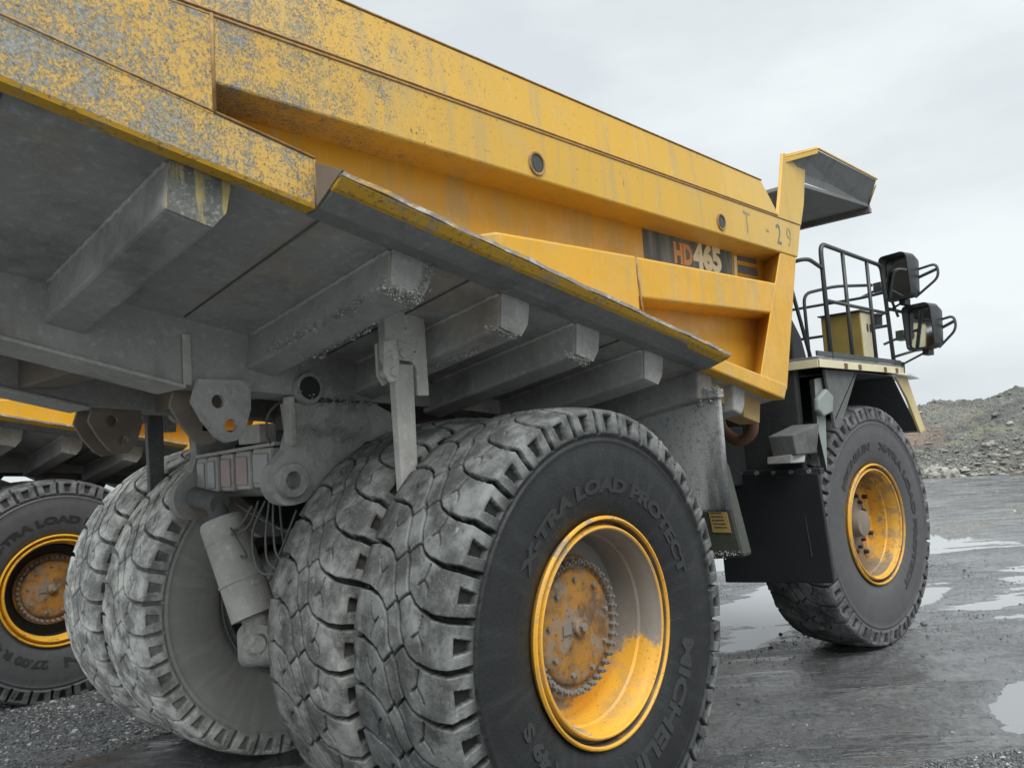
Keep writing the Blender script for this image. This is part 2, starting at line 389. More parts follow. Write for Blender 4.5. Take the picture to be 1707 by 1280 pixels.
# ------------------------------------------------------------------ tyre
NL = 33
RT = 1.35
def side_y(r):        # half width of the carcass at radius r
    return np.interp(r, [.62, .68, .76, .90, 1.02, 1.12, 1.20, 1.30, 1.335], [.285, .33, .365, .388, .392, .385, .372, .355, .33])
def make_tyre_mesh():
    per = 48; nth = NL*per
    tr_n = 140
    # profile points: (y, r, ny, nr, kind)
    side = [(.285, .63)]
    rs = np.concatenate([np.linspace(.65, 1.10, 16), np.linspace(1.115, 1.30, 22)])
    prof = [(-side_y(r), r) for r in rs]
    ty = np.linspace(-.333, .333, tr_n)
    prof += [(y, RT-.030*abs(y/.34)**2.6) for y in ty]
    prof += [(side_y(r), r) for r in rs[::-1]]
    P = np.array(prof); n = len(P)
    T = np.gradient(P, axis=0); nrm = np.stack([-T[:, 1], T[:, 0]], 1)   # outward?
    nrm /= np.linalg.norm(nrm, axis=1)[:, None]
    # ensure outward (tread normal must have +r)
    if nrm[n//2, 1] < 0: nrm = -nrm
    v = P[:, 0]/.345; isside = (np.arange(n) < len(rs)) | (np.arange(n) >= n-len(rs))
    vv = np.where(isside, np.sign(P[:, 0])*(1.0+(1.31-P[:, 1])/.345), v)      # unrolled lateral coordinate
    u = (np.arange(per))/per
    pitch = 2*math.pi*RT/NL
    half = .345
    U, V = np.meshgrid(u, vv, indexing='ij')
    D = np.zeros_like(U)
    def groove(poly, w0, w1, depth, sharp=.005):
        nonlocal D
        for flip in (1, -1):
            for k in range(-3, 4):
                for a, b, t0, t1 in zip(poly[:-1], poly[1:], np.linspace(0, 1, len(poly))[:-1], np.linspace(0, 1, len(poly))[1:]):
                    ax, ay = (a[0], a[1]) if flip == 1 else (.5-a[0], -a[1])
                    bx, by = (b[0], b[1]) if flip == 1 else (.5-b[0], -b[1])
                    ax = (ax+k)*pitch; bx = (bx+k)*pitch; ay *= half; by *= half
                    px = U*pitch; py = V*half
                    dx, dy = bx-ax, by-ay; L2 = dx*dx+dy*dy+1e-12
                    t = np.clip(((px-ax)*dx+(py-ay)*dy)/L2, 0, 1)
                    d = np.hypot(px-ax-t*dx, py-ay-t*dy)
                    w = (w0+(w1-w0)*(t0+(t1-t0)*t))
                    D = np.maximum(D, depth*np.clip(1-(d-w)/sharp, 0, 1))
    groove([(.02, 1.62), (.0, 1.0), (.03, .76), (.13, .55)], .0165, .006, .055, .005)
    groove([(.13, .52), (.25, .36), (.45, .23), (.75, .15), (1.05, .10), (1.33, -.02)], .0045, .0035, .030)
    groove([(.45, .23), (.30, .08), (.17, .02)], .004, .004, .028)
    groove([(1.02, .56), (.72, .50), (.52, .60), (.40, .62)], .0035, .002, .02)
    groove([(.72, .50), (.60, .40)], .004, .003, .02)
    # side pockets in the lug ends
    rr = np.abs(V)
    R_ = 1.31-(rr-1)*.345
    Uc = np.where(V > 0, U, (U+.5) % 1)
    pk = (np.abs(Uc-.50) < .17-.6*(1.275-R_)) & (R_ > 1.185) & (R_ < 1.275) & (rr > 1)
    D = np.where(pk, np.maximum(D, .030), D)
    D = np.where((rr > 1) & (R_ < 1.165), 0, D)
    # lug ring stands proud of the side wall
    prd = np.where((rr > 1) & (R_ > 1.15), .022*np.clip((R_-1.15)/.012, 0, 1), 0)
    prd = prd*np.clip((1.36-R_)/.02, 0, 1)
    D = np.tile(D, (NL, 1)); prd = np.tile(prd, (NL, 1))
    th = np.arange(nth)/nth*2*math.pi
    TH, _ = np.meshgrid(th, vv, indexing='ij')
    wear = (fbm(TH*20, np.tile(vv*5, (nth, 1)), 4, 3)-.5)*.007
    chunk = np.clip(fbm(TH*9, np.tile(vv*4+7, (nth, 1)), 3, 9)-.68, 0, 1)*.07
    wear = np.where(np.tile(isside & (P[:, 1] < 1.14), (nth, 1)), 0, wear-chunk*(D < .01))
    # two thin circumferential ribs on the side wall
    rib = np.zeros(n)
    for rc in (1.125, .84, .72): rib += np.where(isside, .008*np.exp(-((P[:, 1]-rc)/.010)**2), 0)
    disp = -D+prd+wear+rib[None, :]
    # keep theta seam continuous for wear
    bl = np.clip((np.arange(nth)-nth+20)/20, 0, 1)[:, None]
    Y = P[None, :, 0]+nrm[None, :, 0]*disp; RR = P[None, :, 1]+nrm[None, :, 1]*disp
    X = RR*np.cos(TH); Z = RR*np.sin(TH)
    co = np.stack([X, Y, Z], -1).reshape(-1, 3).astype(np.float32)
    i = np.arange(nth)[:, None]; j = np.arange(n-1)[None, :]
    a = i*n+j; b = ((i+1) % nth)*n+j
    F = np.stack([a, a+1, b+1, b], -1).reshape(-1, 4)
    me = bpy.data.meshes.new('tyre'); me.vertices.add(len(co)); me.vertices.foreach_set('co', co.ravel())
    me.loops.add(F.size); me.loops.foreach_set('vertex_index', F.ravel().astype(np.int32))
    me.polygons.add(len(F)); me.polygons.foreach_set('loop_start', np.arange(0, F.size, 4, dtype=np.int32))
    me.polygons.foreach_set('loop_total', np.full(len(F), 4, dtype=np.int32))
    me.update(calc_edges=True); me.polygons.foreach_set('use_smooth', np.ones(len(F), dtype=bool))
    at = me.attributes.new('tread_depth', 'FLOAT', 'POINT'); at.data.foreach_set('value', np.clip(D/.03, 0, 1).ravel().astype(np.float32))
    me.materials.append(None)
    return me
TYRE = make_tyre_mesh()
def tyre_obj(parent, mat, y):
    o = bpy.data.objects.new('tyre', TYRE); COL.objects.link(o); o.parent = parent; o.location = (0, y, 0)
    o.material_slots[0].link = 'OBJECT'; o.material_slots[0].material = mat
    o.rotation_euler = (0, random.random()*6, 0)
    return o
def ring_text(txt, size, ang0, ang1, rbase, sgn, parent, y, bold=.006):
    """clockwise lettering on the side wall seen from outside (-y side when sgn=-1); ang0 = start angle in degrees"""
    v, f = text_mesh(txt, size, bold, .5)
    kx = R(abs(ang0-ang1))*rbase/max(p[0] for p in v); vs = []
    for p in v:
        r = rbase+p[1]; a = R(ang0)-p[0]*kx/rbase
        x = r*math.cos(a)*(-sgn); z = r*math.sin(a)
        h = float(side_y(r))-(.012 if p[2] < 0 else -.007)
        vs.append((x, sgn*h, z))
    mb = MB(); mb.add(vs, f); return mb.build('tyre_lettering', LETTER, parent, loc=(0, y, 0))

# wheels: local origin at the wheel centre of the tyre, outward = sgn * y
def rim_ring(parent, mat, sgn, y, deep=.30, name='rim'):
    mb = MB()
    pr = [(.300, .640), (.335, .664), (.352, .672), (.366, .664), (.368, .654), (.350, .645), (.288, .640), (.285, .622), (.335, .617), (.352, .610),
          (.356, .600), (.348, .590), (.315, .583), (.300, .572), (.20, .568), (.185, .556), (.10, .552), (.02, .545), (.02, .40), (-.02, .40), (-.02, .60), (.2, .64)]
    mb.lathe([(sgn*a, b) for a, b in pr], 96)
    return mb.build(name, mat, parent, smooth='auto', loc=(0, y, 0))
def hub_drive(parent, sgn, y, mat=None):
    mat = mat or HUB
    mb = MB()
    mb.lathe([(sgn*a, b) for a, b in [(-.05, .43), (.045, .43), (.055, .42), (.055, .352), (.075, .345), (.085, .335), (.095, .31), (.097, .06), (.125, .055), (.13, .045), (.13, 0.001)]], 72)
    h = mb.build('hub', mat, parent, smooth='auto', loc=(0, y, 0))
    b = MB()
    for i in range(40):
        t = 2*math.pi*i/40; x, z = .388*math.cos(t), .388*math.sin(t)
        b.cyl((x, sgn*.05, z), (x, sgn*.098, z), .021, n=6); b.cyl((x, sgn*.098, z), (x, sgn*.118, z), .010, n=8)
    for i in range(9):
        t = 2*math.pi*(i+.3)/9; x, z = .285*math.cos(t), .285*math.sin(t)
        b.cyl((x, sgn*.09, z), (x, sgn*.118, z), .017, n=6)
    b.cyl((0, sgn*.125, 0), (0, sgn*.155, 0), .028, n=6)
    # raised casting mark
    b.box((-.15, sgn*.095, -.03), (-.07, sgn*.107, .03))
    b.build('hub_bolts', BOLT, parent, loc=(0, y, 0), bevel=.002)
    return h

def wheel(truck, loc, sgn, tyre_m, rimm, hub='drive', letters=False, rot=0, name='rear_wheel'):
    w = empty(name, loc, truck); w.rotation_euler = (0, 0, rot)
    tyre_obj(w, tyre_m, 0)
    rim_ring(w, rimm, sgn, 0)
    # inner side flange
    mb = MB(); mb.lathe([(-sgn*a, b) for a, b in [(.02, .60), (.02, .55), (.30, .57), (.34, .60), (.335, .66), (.362, .672), (.366, .655), (.32, .63), (.2, .65)]], 72)
    mb.build('rim_flange', RIM_DUST, w, smooth='auto')
    if hub == 'drive': hub_drive(w, sgn, .03*sgn)
    if hub == 'front':
        mb = MB(); mb.lathe([(sgn*a, b) for a, b in [(-.05, .40), (.0, .40), (.02, .37), (.03, .26), (.05, .24), (.05, .165), (.17, .15), (.20, .14), (.205, .12), (.205, 0.001)]], 56)
        mb.build('hub', BROWN, w, smooth='auto')
        b = MB()
        for i in range(18):
            t = 2*math.pi*i/18; x, z = .335*math.cos(t), .335*math.sin(t); b.cyl((x, sgn*.02, z), (x, sgn*.07, z), .02, n=6)
        for t in (R(35), R(-20), R(-50)):
            x, z = .47*math.cos(t), .47*math.sin(t); b.cyl((x, sgn*.0, z), (x, sgn*.07, z), .028, n=6)
        b.build('hub_bolts', DARK, w, bevel=.003)
    if letters:
        for (txt, size, a, a1, rb) in letters: ring_text(txt, size, a, a1, rb, sgn, w, 0)
    return w

# ------------------------------------------------------------------ truck
def T(x): return 3.456-.178*x          # top of the body's lower side band
def Bz(x): return 3.221-.179*x         # its bottom edge = floor underside at the side
def Lz(x): return 3.320-.188*x         # ledge lip
def railz(x): return 4.02+.008*x
def seamz(x): return 4.335+.014*x
def topz(x): return 4.665+.010*x
def frontx(z, o=0): return 3.66-(4.4-z)*.414+o
XT = -3.85

truck = empty('haul_truck')
tag(truck, 'large yellow mining dump truck in front, its tail and dusty rear tyres closest', 'dump truck', 'mining dump trucks parked side by side')

def both(fn):
    for s in (-1, 1): fn(s)

# ---- body main shell
body = empty('dump_body', (0, 0, 0), truck)
def sides(fn, name, mat, **k):
    for s in (-1, 1):
        b_ = MB(); fn(s, b_); b_.build(name, mat, body, **k)
def hexa_y(mb, xa, xb, za0, za1, zb0, zb1, y0, y1):
    """slab between y0,y1; at xa z from za0..za1, at xb z from zb0..zb1"""
    mb.hexa([(xa, y0, za0), (xb, y0, zb0), (xb, y1, zb0), (xa, y1, za0), (xa, y0, za1), (xb, y0, zb1), (xb, y1, zb1), (xa, y1, za1)])
def rail(s, mb):
    # lower rail box: slanted front end
    f0, f1, f2 = frontx(4.05), frontx(4.385), frontx(4.385)
    mb.hexa([(XT, s*2.02, railz(XT)), (XT, s*2.40, railz(XT)), (f0, s*2.40, railz(f0)), (f0, s*2.02, railz(f0)),
             (XT, s*2.02, seamz(XT)), (XT, s*2.40, seamz(XT)), (f1, s*2.40, seamz(f1)), (f1, s*2.02, seamz(f1))])
def rail2(s, m2):
    e = 2.95
    m2.hexa([(XT, s*2.03, seamz(XT)), (XT, s*2.385, seamz(XT)), (3.25, s*2.385, seamz(3.25)), (3.25, s*2.03, seamz(3.25)),
             (XT, s*2.06, topz(XT)), (XT, s*2.36, topz(XT)), (e, s*2.36, topz(e)), (e, s*2.06, topz(e))])
sides(rail, 'side_rail', Y_WORN, bevel=.012)
sides(rail2, 'top_rail', Y_WORN, bevel=.015)
def weld(mb, pts, r=.009): mb.tube(pts, r, 6)
def seams(s, w):
    w.tube([(XT, s*2.40, seamz(XT)-.006), (3.62, s*2.40, seamz(3.62)-.006)], .007, 6)
    w.tube([(XT, s*2.388, seamz(XT)+.022), (3.25, s*2.388, seamz(3.25)+.022)], .0045, 6)
    w.tube([(-2.345, s*2.402, seamz(-2.34)), (-2.345, s*2.402, T(-2.34))], .010, 6)
    w.tube([(XT, s*2.402, T(XT)), (-1.86, s*2.402, T(-1.86))], .007, 6)
    w.tube([(-1.865, s*2.404, T(-1.86)-.01), (-1.865, s*2.404, Bz(-1.86)+.01)], .006, 6)
    w.tube([(XT, s*2.36, topz(XT)), (2.95, s*2.36, topz(2.95))], .007, 6)
sides(seams, 'weld_seams', SEAM, smooth=True)
# tail panel closing the recess behind x=-2.345 and lower band
def tailpanel(s, mb):
    hexa_y(mb, XT, -2.345, T(XT)-.02, seamz(XT)-.004, T(-2.345)-.02, seamz(-2.345)-.004, s*2.05, s*2.4045)
sides(tailpanel, 'tail_panel', Y_WORN, bevel=.008)
def band(s, mb):
    hexa_y(mb, XT, -1.86, Bz(XT), T(XT), Bz(-1.86), T(-1.86), s*2.12, s*2.402)
    xe = frontx(2.68)
    hexa_y(mb, -1.86, xe, Bz(-1.86), Lz(-1.86)-.0, Bz(xe), Lz(xe)+.02, s*2.10, s*2.395)
sides(band, 'lower_side_band', Y_WORN, bevel=.012)
def bandlip(s, mb):
    mb.hexa([(XT, s*2.325, Bz(XT)-.010), (-1.87, s*2.325, Bz(-1.87)-.010), (-1.87, s*2.396, Bz(-1.87)-.008), (XT, s*2.396, Bz(XT)-.008),
             (XT, s*2.30, Bz(XT)+.01), (-1.87, s*2.30, Bz(-1.87)+.01), (-1.87, s*2.404, Bz(-1.87)+.008), (XT, s*2.404, Bz(XT)+.008)])
sides(bandlip, 'band_lip', Y_LIP)

# web (recessed side sheet), ribs, front post
def web(s, mb):
    xe = 3.35
    mb.hexa([(-2.345, s*2.06, Bz(-2.345)+.1), (-2.345, s*2.13, Bz(-2.345)+.1), (3.0, s*2.13, Bz(2.95)+.06), (3.0, s*2.06, Bz(2.95)+.06),
             (-2.345, s*2.06, railz(-2.3)+.01), (-2.345, s*2.13, railz(-2.3)+.01), (3.5, s*2.13, railz(xe)+.01), (3.5, s*2.06, railz(xe)+.01)])
sides(web, 'side_sheet', Y_WEB)
def rib(s, mb):
    def top(x): return 3.665+.027*x
    def bot(x): return 3.37+.03*x
    # rear rib with a bevelled tail end, standing on the ledge
    a = [(-.88, s*2.13, Lz(-.88)), (-.88, s*2.13, top(-.88)-.02), (-.66, s*2.40, top(-.7)-.01), (-.66, s*2.40, Lz(-.7)-.06)]
    b = [(.745, s*2.13, Lz(.74)), (.745, s*2.13, top(.74)), (.745, s*2.40, top(.74)), (.745, s*2.40, Lz(.74)-.06)]
    mb.hexa([a[0], b[0], b[3], a[3], a[1], b[1], b[2], a[2]])
    x1 = 3.02
    mb.hexa([(.75, s*2.12, bot(.75)), (x1+.12, s*2.12, bot(x1)), (x1-.1, s*2.392, bot(x1)), (.75, s*2.392, bot(.75)),
             (.75, s*2.12, top(.75)+.03), (x1+.3, s*2.12, top(x1)+.03), (x1, s*2.392, top(x1)), (.75, s*2.392, top(.75))])
def fpost(s, mb):
    x = lambda z, o: frontx(z)-.02+o
    z0, z1 = Lz(2.9)+.0, railz(3.3)+.004
    mb.hexa([(x(z0, -.50), s*2.395, z0+.06), (x(z0, .05), s*2.395, z0), (x(z0, .05), s*2.02, z0), (x(z0, -.10), s*2.12, z0+.06),
             (x(z1, -.36), s*2.395, z1), (x(z1, 0), s*2.395, z1), (x(z1, 0), s*2.02, z1), (x(z1, -.10), s*2.12, z1)])
sides(rib, 'side_rib', Y_WEB, bevel=.018, seg=3)
sides(fpost, 'front_post', Y_WEB, bevel=.02, seg=3)
sides(lambda s, w: w.tube([(.75, s*2.393, 3.685), (.77, s*2.393, 3.4), (.80, s*2.396, Lz(.8))], .009, 6), 'rib_seam', SEAM, smooth=True)
# lower front band, brighter paint, ahead of the ledge
def lband(s, mb):
    xa, xe = 1.25, frontx(2.86)-.02
    xb = frontx(2.68)-.04
    mb.hexa([(xa, s*2.1, Bz(xa)-.004), (xb, s*2.1, Bz(xb)-.004), (xb, s*2.41, Bz(xb)-.004), (xa, s*2.41, Bz(xa)-.004),
             (xa, s*2.1, Lz(xa)+.02), (xe, s*2.1, Lz(xe)+.07), (xe, s*2.41, Lz(xe)+.07), (xa, s*2.41, Lz(xa)+.02)])
sides(lband, 'front_lower_band', Y_WEB, bevel=.015)
# ledge
def ledge(s, mb, md, ml):
    xa, xb = -1.86, 1.62
    nseg = 40; xs = [xa+(xb-xa)*i/nseg for i in range(nseg+1)]
    for x0, x1 in zip(xs[:-1], xs[1:]):
        j = lambda x: .003*math.sin(x*7)+.003*math.sin(x*19+1)
        A = [(x0, s*2.36, Lz(x0)+.015), (x0, s*(2.60+j(x0)), Lz(x0)+.006+j(x0)*.5), (x0, s*(2.60+j(x0)), Lz(x0)-.016+j(x0)*.5), (x0, s*2.50, Lz(x0)-.030)]
        B = [(x1, s*2.36, Lz(x1)+.015), (x1, s*(2.60+j(x1)), Lz(x1)+.006+j(x1)*.5), (x1, s*(2.60+j(x1)), Lz(x1)-.016+j(x1)*.5), (x1, s*2.50, Lz(x1)-.030)]
        o = len(mb.v); mb.v += A+B
        mb.f += [(o+i, o+(i+1) % 4, o+4+(i+1) % 4, o+4+i) for i in range(4)]
        if x0 == xs[0]: mb.f.append((o, o+1, o+2, o+3))
        if x1 == xs[-1]: mb.f.append((o+4, o+5, o+6, o+7))
    # slanted plate under the lip, overhang shade painted into its colour
    md.hexa([(xa+.01, s*2.405, Bz(xa)-.005), (xb, s*2.405, Bz(xb)-.005), (xb, s*2.30, Bz(xb)-.012), (xa+.01, s*2.30, Bz(xa)-.012),
             (xa+.01, s*2.543, Lz(xa)-.056), (xb, s*2.573, Lz(xb)-.034), (xb, s*2.38, Lz(xb)-.02), (xa+.01, s*2.38, Lz(xa)-.02)])
    ml.hexa([(xa-.006, s*2.40, Bz(xa)), (xa+.006, s*2.40, Bz(xa)), (xa+.006, s*2.35, Bz(xa)), (xa-.006, s*2.35, Bz(xa)),
             (xa-.006, s*2.61, Lz(xa)), (xa+.006, s*2.61, Lz(xa)), (xa+.006, s*2.38, T(xa)-.01), (xa-.006, s*2.38, T(xa)-.01)])
for s in (-1, 1):
    mb = MB(); md = MB(); ml = MB(); ledge(s, mb, md, ml)
    lp = MB(); xa, xb = -1.86, 1.62
    lp.hexa([(xa, s*2.545, Lz(xa)-.060), (xb, s*2.575, Lz(xb)-.036), (xb, s*2.50, Lz(xb)-.06), (xa, s*2.50, Lz(xa)-.07), (xa, s*2.598, Lz(xa)-.018), (xb, s*2.598, Lz(xb)-.018), (xb, s*2.52, Lz(xb)-.018), (xa, s*2.52, Lz(xa)-.018)])
    lp.build('ledge_rim', Y_LIP, body, bevel=.01)
    mb.build('side_ledge', EDGE, body, smooth='auto'); md.build('ledge_underside', LEDGE_UNDER, body); ml.build('ledge_end_plate', BROWN, body)
# lifting holes: rings around dark discs standing in for shaded openings
def hole(s, x, z, r, mb, mk):
    if 1:
        rg = []
        for i in range(28):
            t = 2*math.pi*i/28
            rg.append((math.cos(t), math.sin(t)))
        n = 28; vs = []
        for (yy, rr) in ((2.400, r+.014), (2.412, r+.010), (2.412, r), (2.409, r-.004)):
            vs += [(x+c*rr, s*yy, z+d*rr) for c, d in rg]
        fs = [(j*n+i, j*n+(i+1) % n, (j+1)*n+(i+1) % n, (j+1)*n+i) for j in range(3) for i in range(n)]
        mb.add(vs, fs)
        mk.cyl((x, s*2.399, z), (x, s*2.4045, z), r, n=28)
        mk.cyl((x+.012, s*2.404, z-.006), (x+.012, s*2.4065, z-.006), r*.72, n=28)
for s in (-1, 1):
    for x, z, r in ((-.27, 4.115, .062), (2.03, 4.14, .058)):
        mb = MB(); mk = MB(); hole(s, x, z, r, mb, mk)
        mb.build('lifting_eye', SEAM, body, smooth='auto'); mk.build('lifting_eye_disc', GREEN_DARK, body)

# floor, front wall, inner structure
mb = MB()
xs = [XT, -1.86, 0.0, 1.5, frontx(2.68)-.02]
for x0, x1 in zip(xs[:-1], xs[1:]):
    for s in (-1, 1):
        for (ya, yb, da, db) in ((2.325, .0, 0, -.40),):
            mb.hexa([(x0, s*ya, Bz(x0)+.004+da), (x1, s*ya, Bz(x1)+.004+da), (x1, s*yb, Bz(x1)+db), (x0, s*yb, Bz(x0)+db),
                     (x0, s*ya, Bz(x0)+.09), (x1, s*ya, Bz(x1)+.09), (x1, s*yb, Bz(x1)+.09+db), (x0, s*yb, Bz(x0)+.09+db)])
mb.build('body_floor', DUST, body)
mb = MB()
mb.hexa([(frontx(2.7)-.12, -2.1, 2.7), (frontx(2.7)-.02, -2.1, 2.7), (frontx(2.7)-.02, 2.1, 2.7), (frontx(2.7)-.12, 2.1, 2.7),
         (frontx(4.7)-.12, -2.1, 4.75), (frontx(4.7)-.02, -2.1, 4.75), (frontx(4.7)-.02, 2.1, 4.75), (frontx(4.7)-.12, 2.1, 4.75)])
mb.build('front_wall', RUST, body)
# cross members under the floor
for (xc, wd) in ((-2.36, .27), (-1.22, .26), (-.43, .24), (.26, .24), (1.02, .24), (1.75, .22), (2.3, .2)):
    for s in (-1, 1):
        mb = MB()
        ye, yi = 2.30, .80
        tl = .05   # bottom shifts to the tail: square to the sloping floor
        dep = .205
        def sec(y, e=0):
            drop = -.40*(2.36-y)/2.36
            zt = lambda x: Bz(x)+drop+.02
            return [(xc-wd/2, s*y, zt(xc-wd/2)), (xc+wd/2, s*y, zt(xc+wd/2)), (xc+wd/2-tl*.6, s*y, zt(xc+wd/2)-dep*.72+e), (xc+wd/2-tl-.045, s*y, zt(xc+wd/2)-dep-.02+e), (xc-wd/2-tl+.02, s*y, zt(xc-wd/2)-dep-.02+e)]
        A = sec(ye); Bq = sec(yi)
        mb.loft(A, Bq)
        mb.build('cross_member', DUST if xc > -2 else DUST, body, bevel=.018, seg=2)
        if xc < -2:
            a0 = sec(ye+.003); mb = MB(); b0 = sec(ye+.010)
            mb.loft(a0, b0); mb.build('cross_member_end', BEAM_END, body, bevel=.004)
        elif xc < 1.2:
            a0 = sec(ye+.002); mb = MB(); mb.loft(a0, sec(ye+.008)); mb.build('cross_member_end', DUST_MUD, body, bevel=.003)
# weld beads where the cross members meet the floor, and plate seams of the floor
for s in (-1, 1):
    for (xc, wd) in ((-2.36, .27), (-1.22, .26), (-.43, .24), (.26, .24), (1.02, .24)):
        for e in (-1, 1):
            P = []
            for k in range(40):
                y = 2.28-(2.28-.9)*k/39; x = xc+e*(wd/2+.004); P.append((x+.003*math.sin(k*2.1), s*y, Bz(x)-.40*(2.36-y)/2.36+.002+.003*math.sin(k*3.7)))
            mb = MB(); mb.tube(P, .013, 6); mb.build('weld_bead', DUST_LIGHT if e < 0 else DUST, body, smooth=True)
    for x in (-3.1, -1.78, -.80, .62):
        mb = MB(); mb.tube([(x, s*y, Bz(x)-.40*(2.36-y)/2.36+.002) for y in (2.3, 1.8, 1.3, .92)], .006, 6); mb.build('floor_seam', DUST_DARK, body, smooth=True)
# longitudinal beams
for s in (-1, 1):
    mb = MB()
    def bz(x): return 2.90-.25*(x+1.8) if x <= -1.8 else 2.905-.072*(x+1.8)
    P = [(-3.5, bz(-3.5)), (-1.8, bz(-1.8)), (.6, bz(.6)), (2.7, 2.52)]
    tops = [(2.7, Bz(2.7)-.20), (-3.5, Bz(-3.5)-.20)]
    mb.prism(P+tops, 'y', s*.55, s*.88)
    mb.build('main_beam', DUST, body, bevel=.015)
    mb = MB(); mb.hexa([(-3.4, s*.53, bz(-3.4)-.022), (-1.78, s*.53, bz(-1.8)-.022), (-1.78, s*.91, bz(-1.8)-.022), (-3.4, s*.91, bz(-3.4)-.022),
                        (-3.4, s*.53, bz(-3.4)-.002), (-1.78, s*.53, bz(-1.8)-.002), (-1.78, s*.91, bz(-1.8)-.002), (-3.4, s*.91, bz(-3.4)-.002)])
    mb.hexa([(-1.79, s*.885, 2.9), (-1.74, s*.885, 2.9), (-1.74, s*.90, 2.9), (-1.79, s*.90, 2.9), (-1.79, s*.885, 3.2), (-1.74, s*.885, 3.2), (-1.74, s*.90, 3.2), (-1.79, s*.90, 3.2)])
    mb.build('beam_flange', DUST_LIGHT, body, bevel=.004)
    # pivot pin boss
    mb = MB(); mb.cyl((-.96, s*.86, 2.89), (-.96, s*.93, 2.89), .10, n=28); mb.build('pivot_boss', DUST, body, smooth='auto')
    mb = MB(); mb.cyl((-.96, s*.93, 2.89), (-.96, s*.936, 2.89), .075, n=28); mb.build('pivot_pin', DARK, body, smooth='auto')
    # prop-pin bracket: two plates with two holes each
    for k, yy in enumerate((.90, .62)):
        pts = [(-1.72, 2.93), (-1.76, 2.80), (-1.70, 2.69), (-1.62, 2.59), (-1.56, 2.555), (-1.49, 2.565), (-1.435, 2.62), (-1.39, 2.75), (-1.385, 2.93)]
        bm = bmesh.new()
        holes = [(-1.60, 2.80, .042), (-1.525, 2.655, .040)]
        edges = []
        def loop(ps):
            vs = [bm.verts.new((px, 0, pz)) for px, pz in ps]
            return [bm.edges.new((vs[i], vs[(i+1) % len(vs)])) for i in range(len(vs))]
        edges += loop(pts)
        for hx, hz, hr in holes: edges += loop([(hx+hr*math.cos(2*math.pi*i/20), hz+hr*math.sin(2*math.pi*i/20)) for i in range(20)])
        bmesh.ops.triangle_fill(bm, edges=edges, use_beauty=True, use_dissolve=False)
        g = bmesh.ops.extrude_face_region(bm, geom=list(bm.faces))
        for e in g['geom']:
            if isinstance(e, bmesh.types.BMVert): e.co.y += s*.035
        bmesh.ops.recalc_face_normals(bm, faces=bm.faces)
        me = bpy.data.meshes.new('prop_bracket'); bm.to_mesh(me); bm.free(); me.materials.append(DUST_MUD if s < 0 and k == 0 else BROWN if s > 0 or k else DUST)
        o = bpy.data.objects.new('prop_bracket', me); COL.objects.link(o); o.parent = body; o.location = (0, s*yy, 0)
# cross tubes between the main beams
for x in (-2.9, -2.1, -1.2, -.2, .8):
    z = Bz(x)-.30
    mb = MB(); mb.box((x-.12, -.56, z-.28), (x+.12, .56, z)); mb.build('centre_cross_member', BROWN, body, bevel=.01)
# rock ejector bars between the duals
for s in (-1, 1):
    mb = MB(); y = s*1.695
    mb.prism([(-.96, 3.32), (-.96, 2.98), (-.93, 2.93), (-.86, 2.93), (-.86, 2.98), (-.76, 2.97), (-.73, 2.93), (-.73, 2.765), (-.64, 2.765), (-.645, 3.32)], 'y', y-.035, y+.035)
    e = mb.build('rock_ejector', DUST_LIGHT if s < 0 else DUST, body, bevel=.006)
    mb = MB()
    mb.hexa([(-.885, y-.03, 2.13), (-.76, y-.03, 2.13), (-.76, y+.03, 2.13), (-.885, y+.03, 2.13), (-.90, y-.03, 2.955), (-.75, y-.03, 2.955), (-.75, y+.03, 2.955), (-.90, y+.03, 2.955)])
    mb.build('ejector_bar', DUST_LIGHT if s < 0 else SLATE, body, bevel=.008)
    mb = MB(); mb.prism([(-.99, 3.08), (-1.0, 2.90), (-.96, 2.84), (-.90, 2.85), (-.885, 2.92), (-.90, 3.10)], 'y', y-.06, y-.04)
    mb.prism([(-.97, 3.08), (-.97, 2.89), (-.93, 2.83), (-.87, 2.86), (-.86, 2.95), (-.90, 3.10)], 'y', y+.04, y+.06)
    mb.cyl((-.93, y-.075, 2.90), (-.93, y+.075, 2.90), .028, n=12)
    mb.cyl((-.83, y-.05, 3.02), (-.83, y+.0, 3.02), .032, n=14)
    mb.build('ejector_clevis', DUST_LIGHT if s < 0 else DUST, body, bevel=.003)
# canopy
def gus(s, mg):
    mg.prism([(3.16, seamz(3.2)-.02), (3.28, 4.66), (3.42, 5.05), (3.50, 5.06), (3.92, 5.00), (3.80, 4.62), (3.68, 4.385)], 'y', s*2.36, s*2.392)
sides(gus, 'canopy_gusset', Y_WORN, bevel=.006)
mb = MB()
mb.hexa([(3.76, -2.36, 4.81), (5.84, -2.36, 4.965), (5.84, 2.36, 4.965), (3.76, 2.36, 4.81), (3.76, -2.36, 4.85), (5.84, -2.36, 5.005), (5.84, 2.36, 5.005), (3.76, 2.36, 4.85)])
mb.hexa([(5.80, -2.36, 4.90), (5.87, -2.36, 4.90), (5.87, 2.36, 4.90), (5.80, 2.36, 4.90), (5.80, -2.36, 4.964), (5.87, -2.36, 4.964), (5.87, 2.36, 4.964), (5.80, 2.36, 4.964)])
mb.build('canopy', CANOPY, body, bevel=.006)
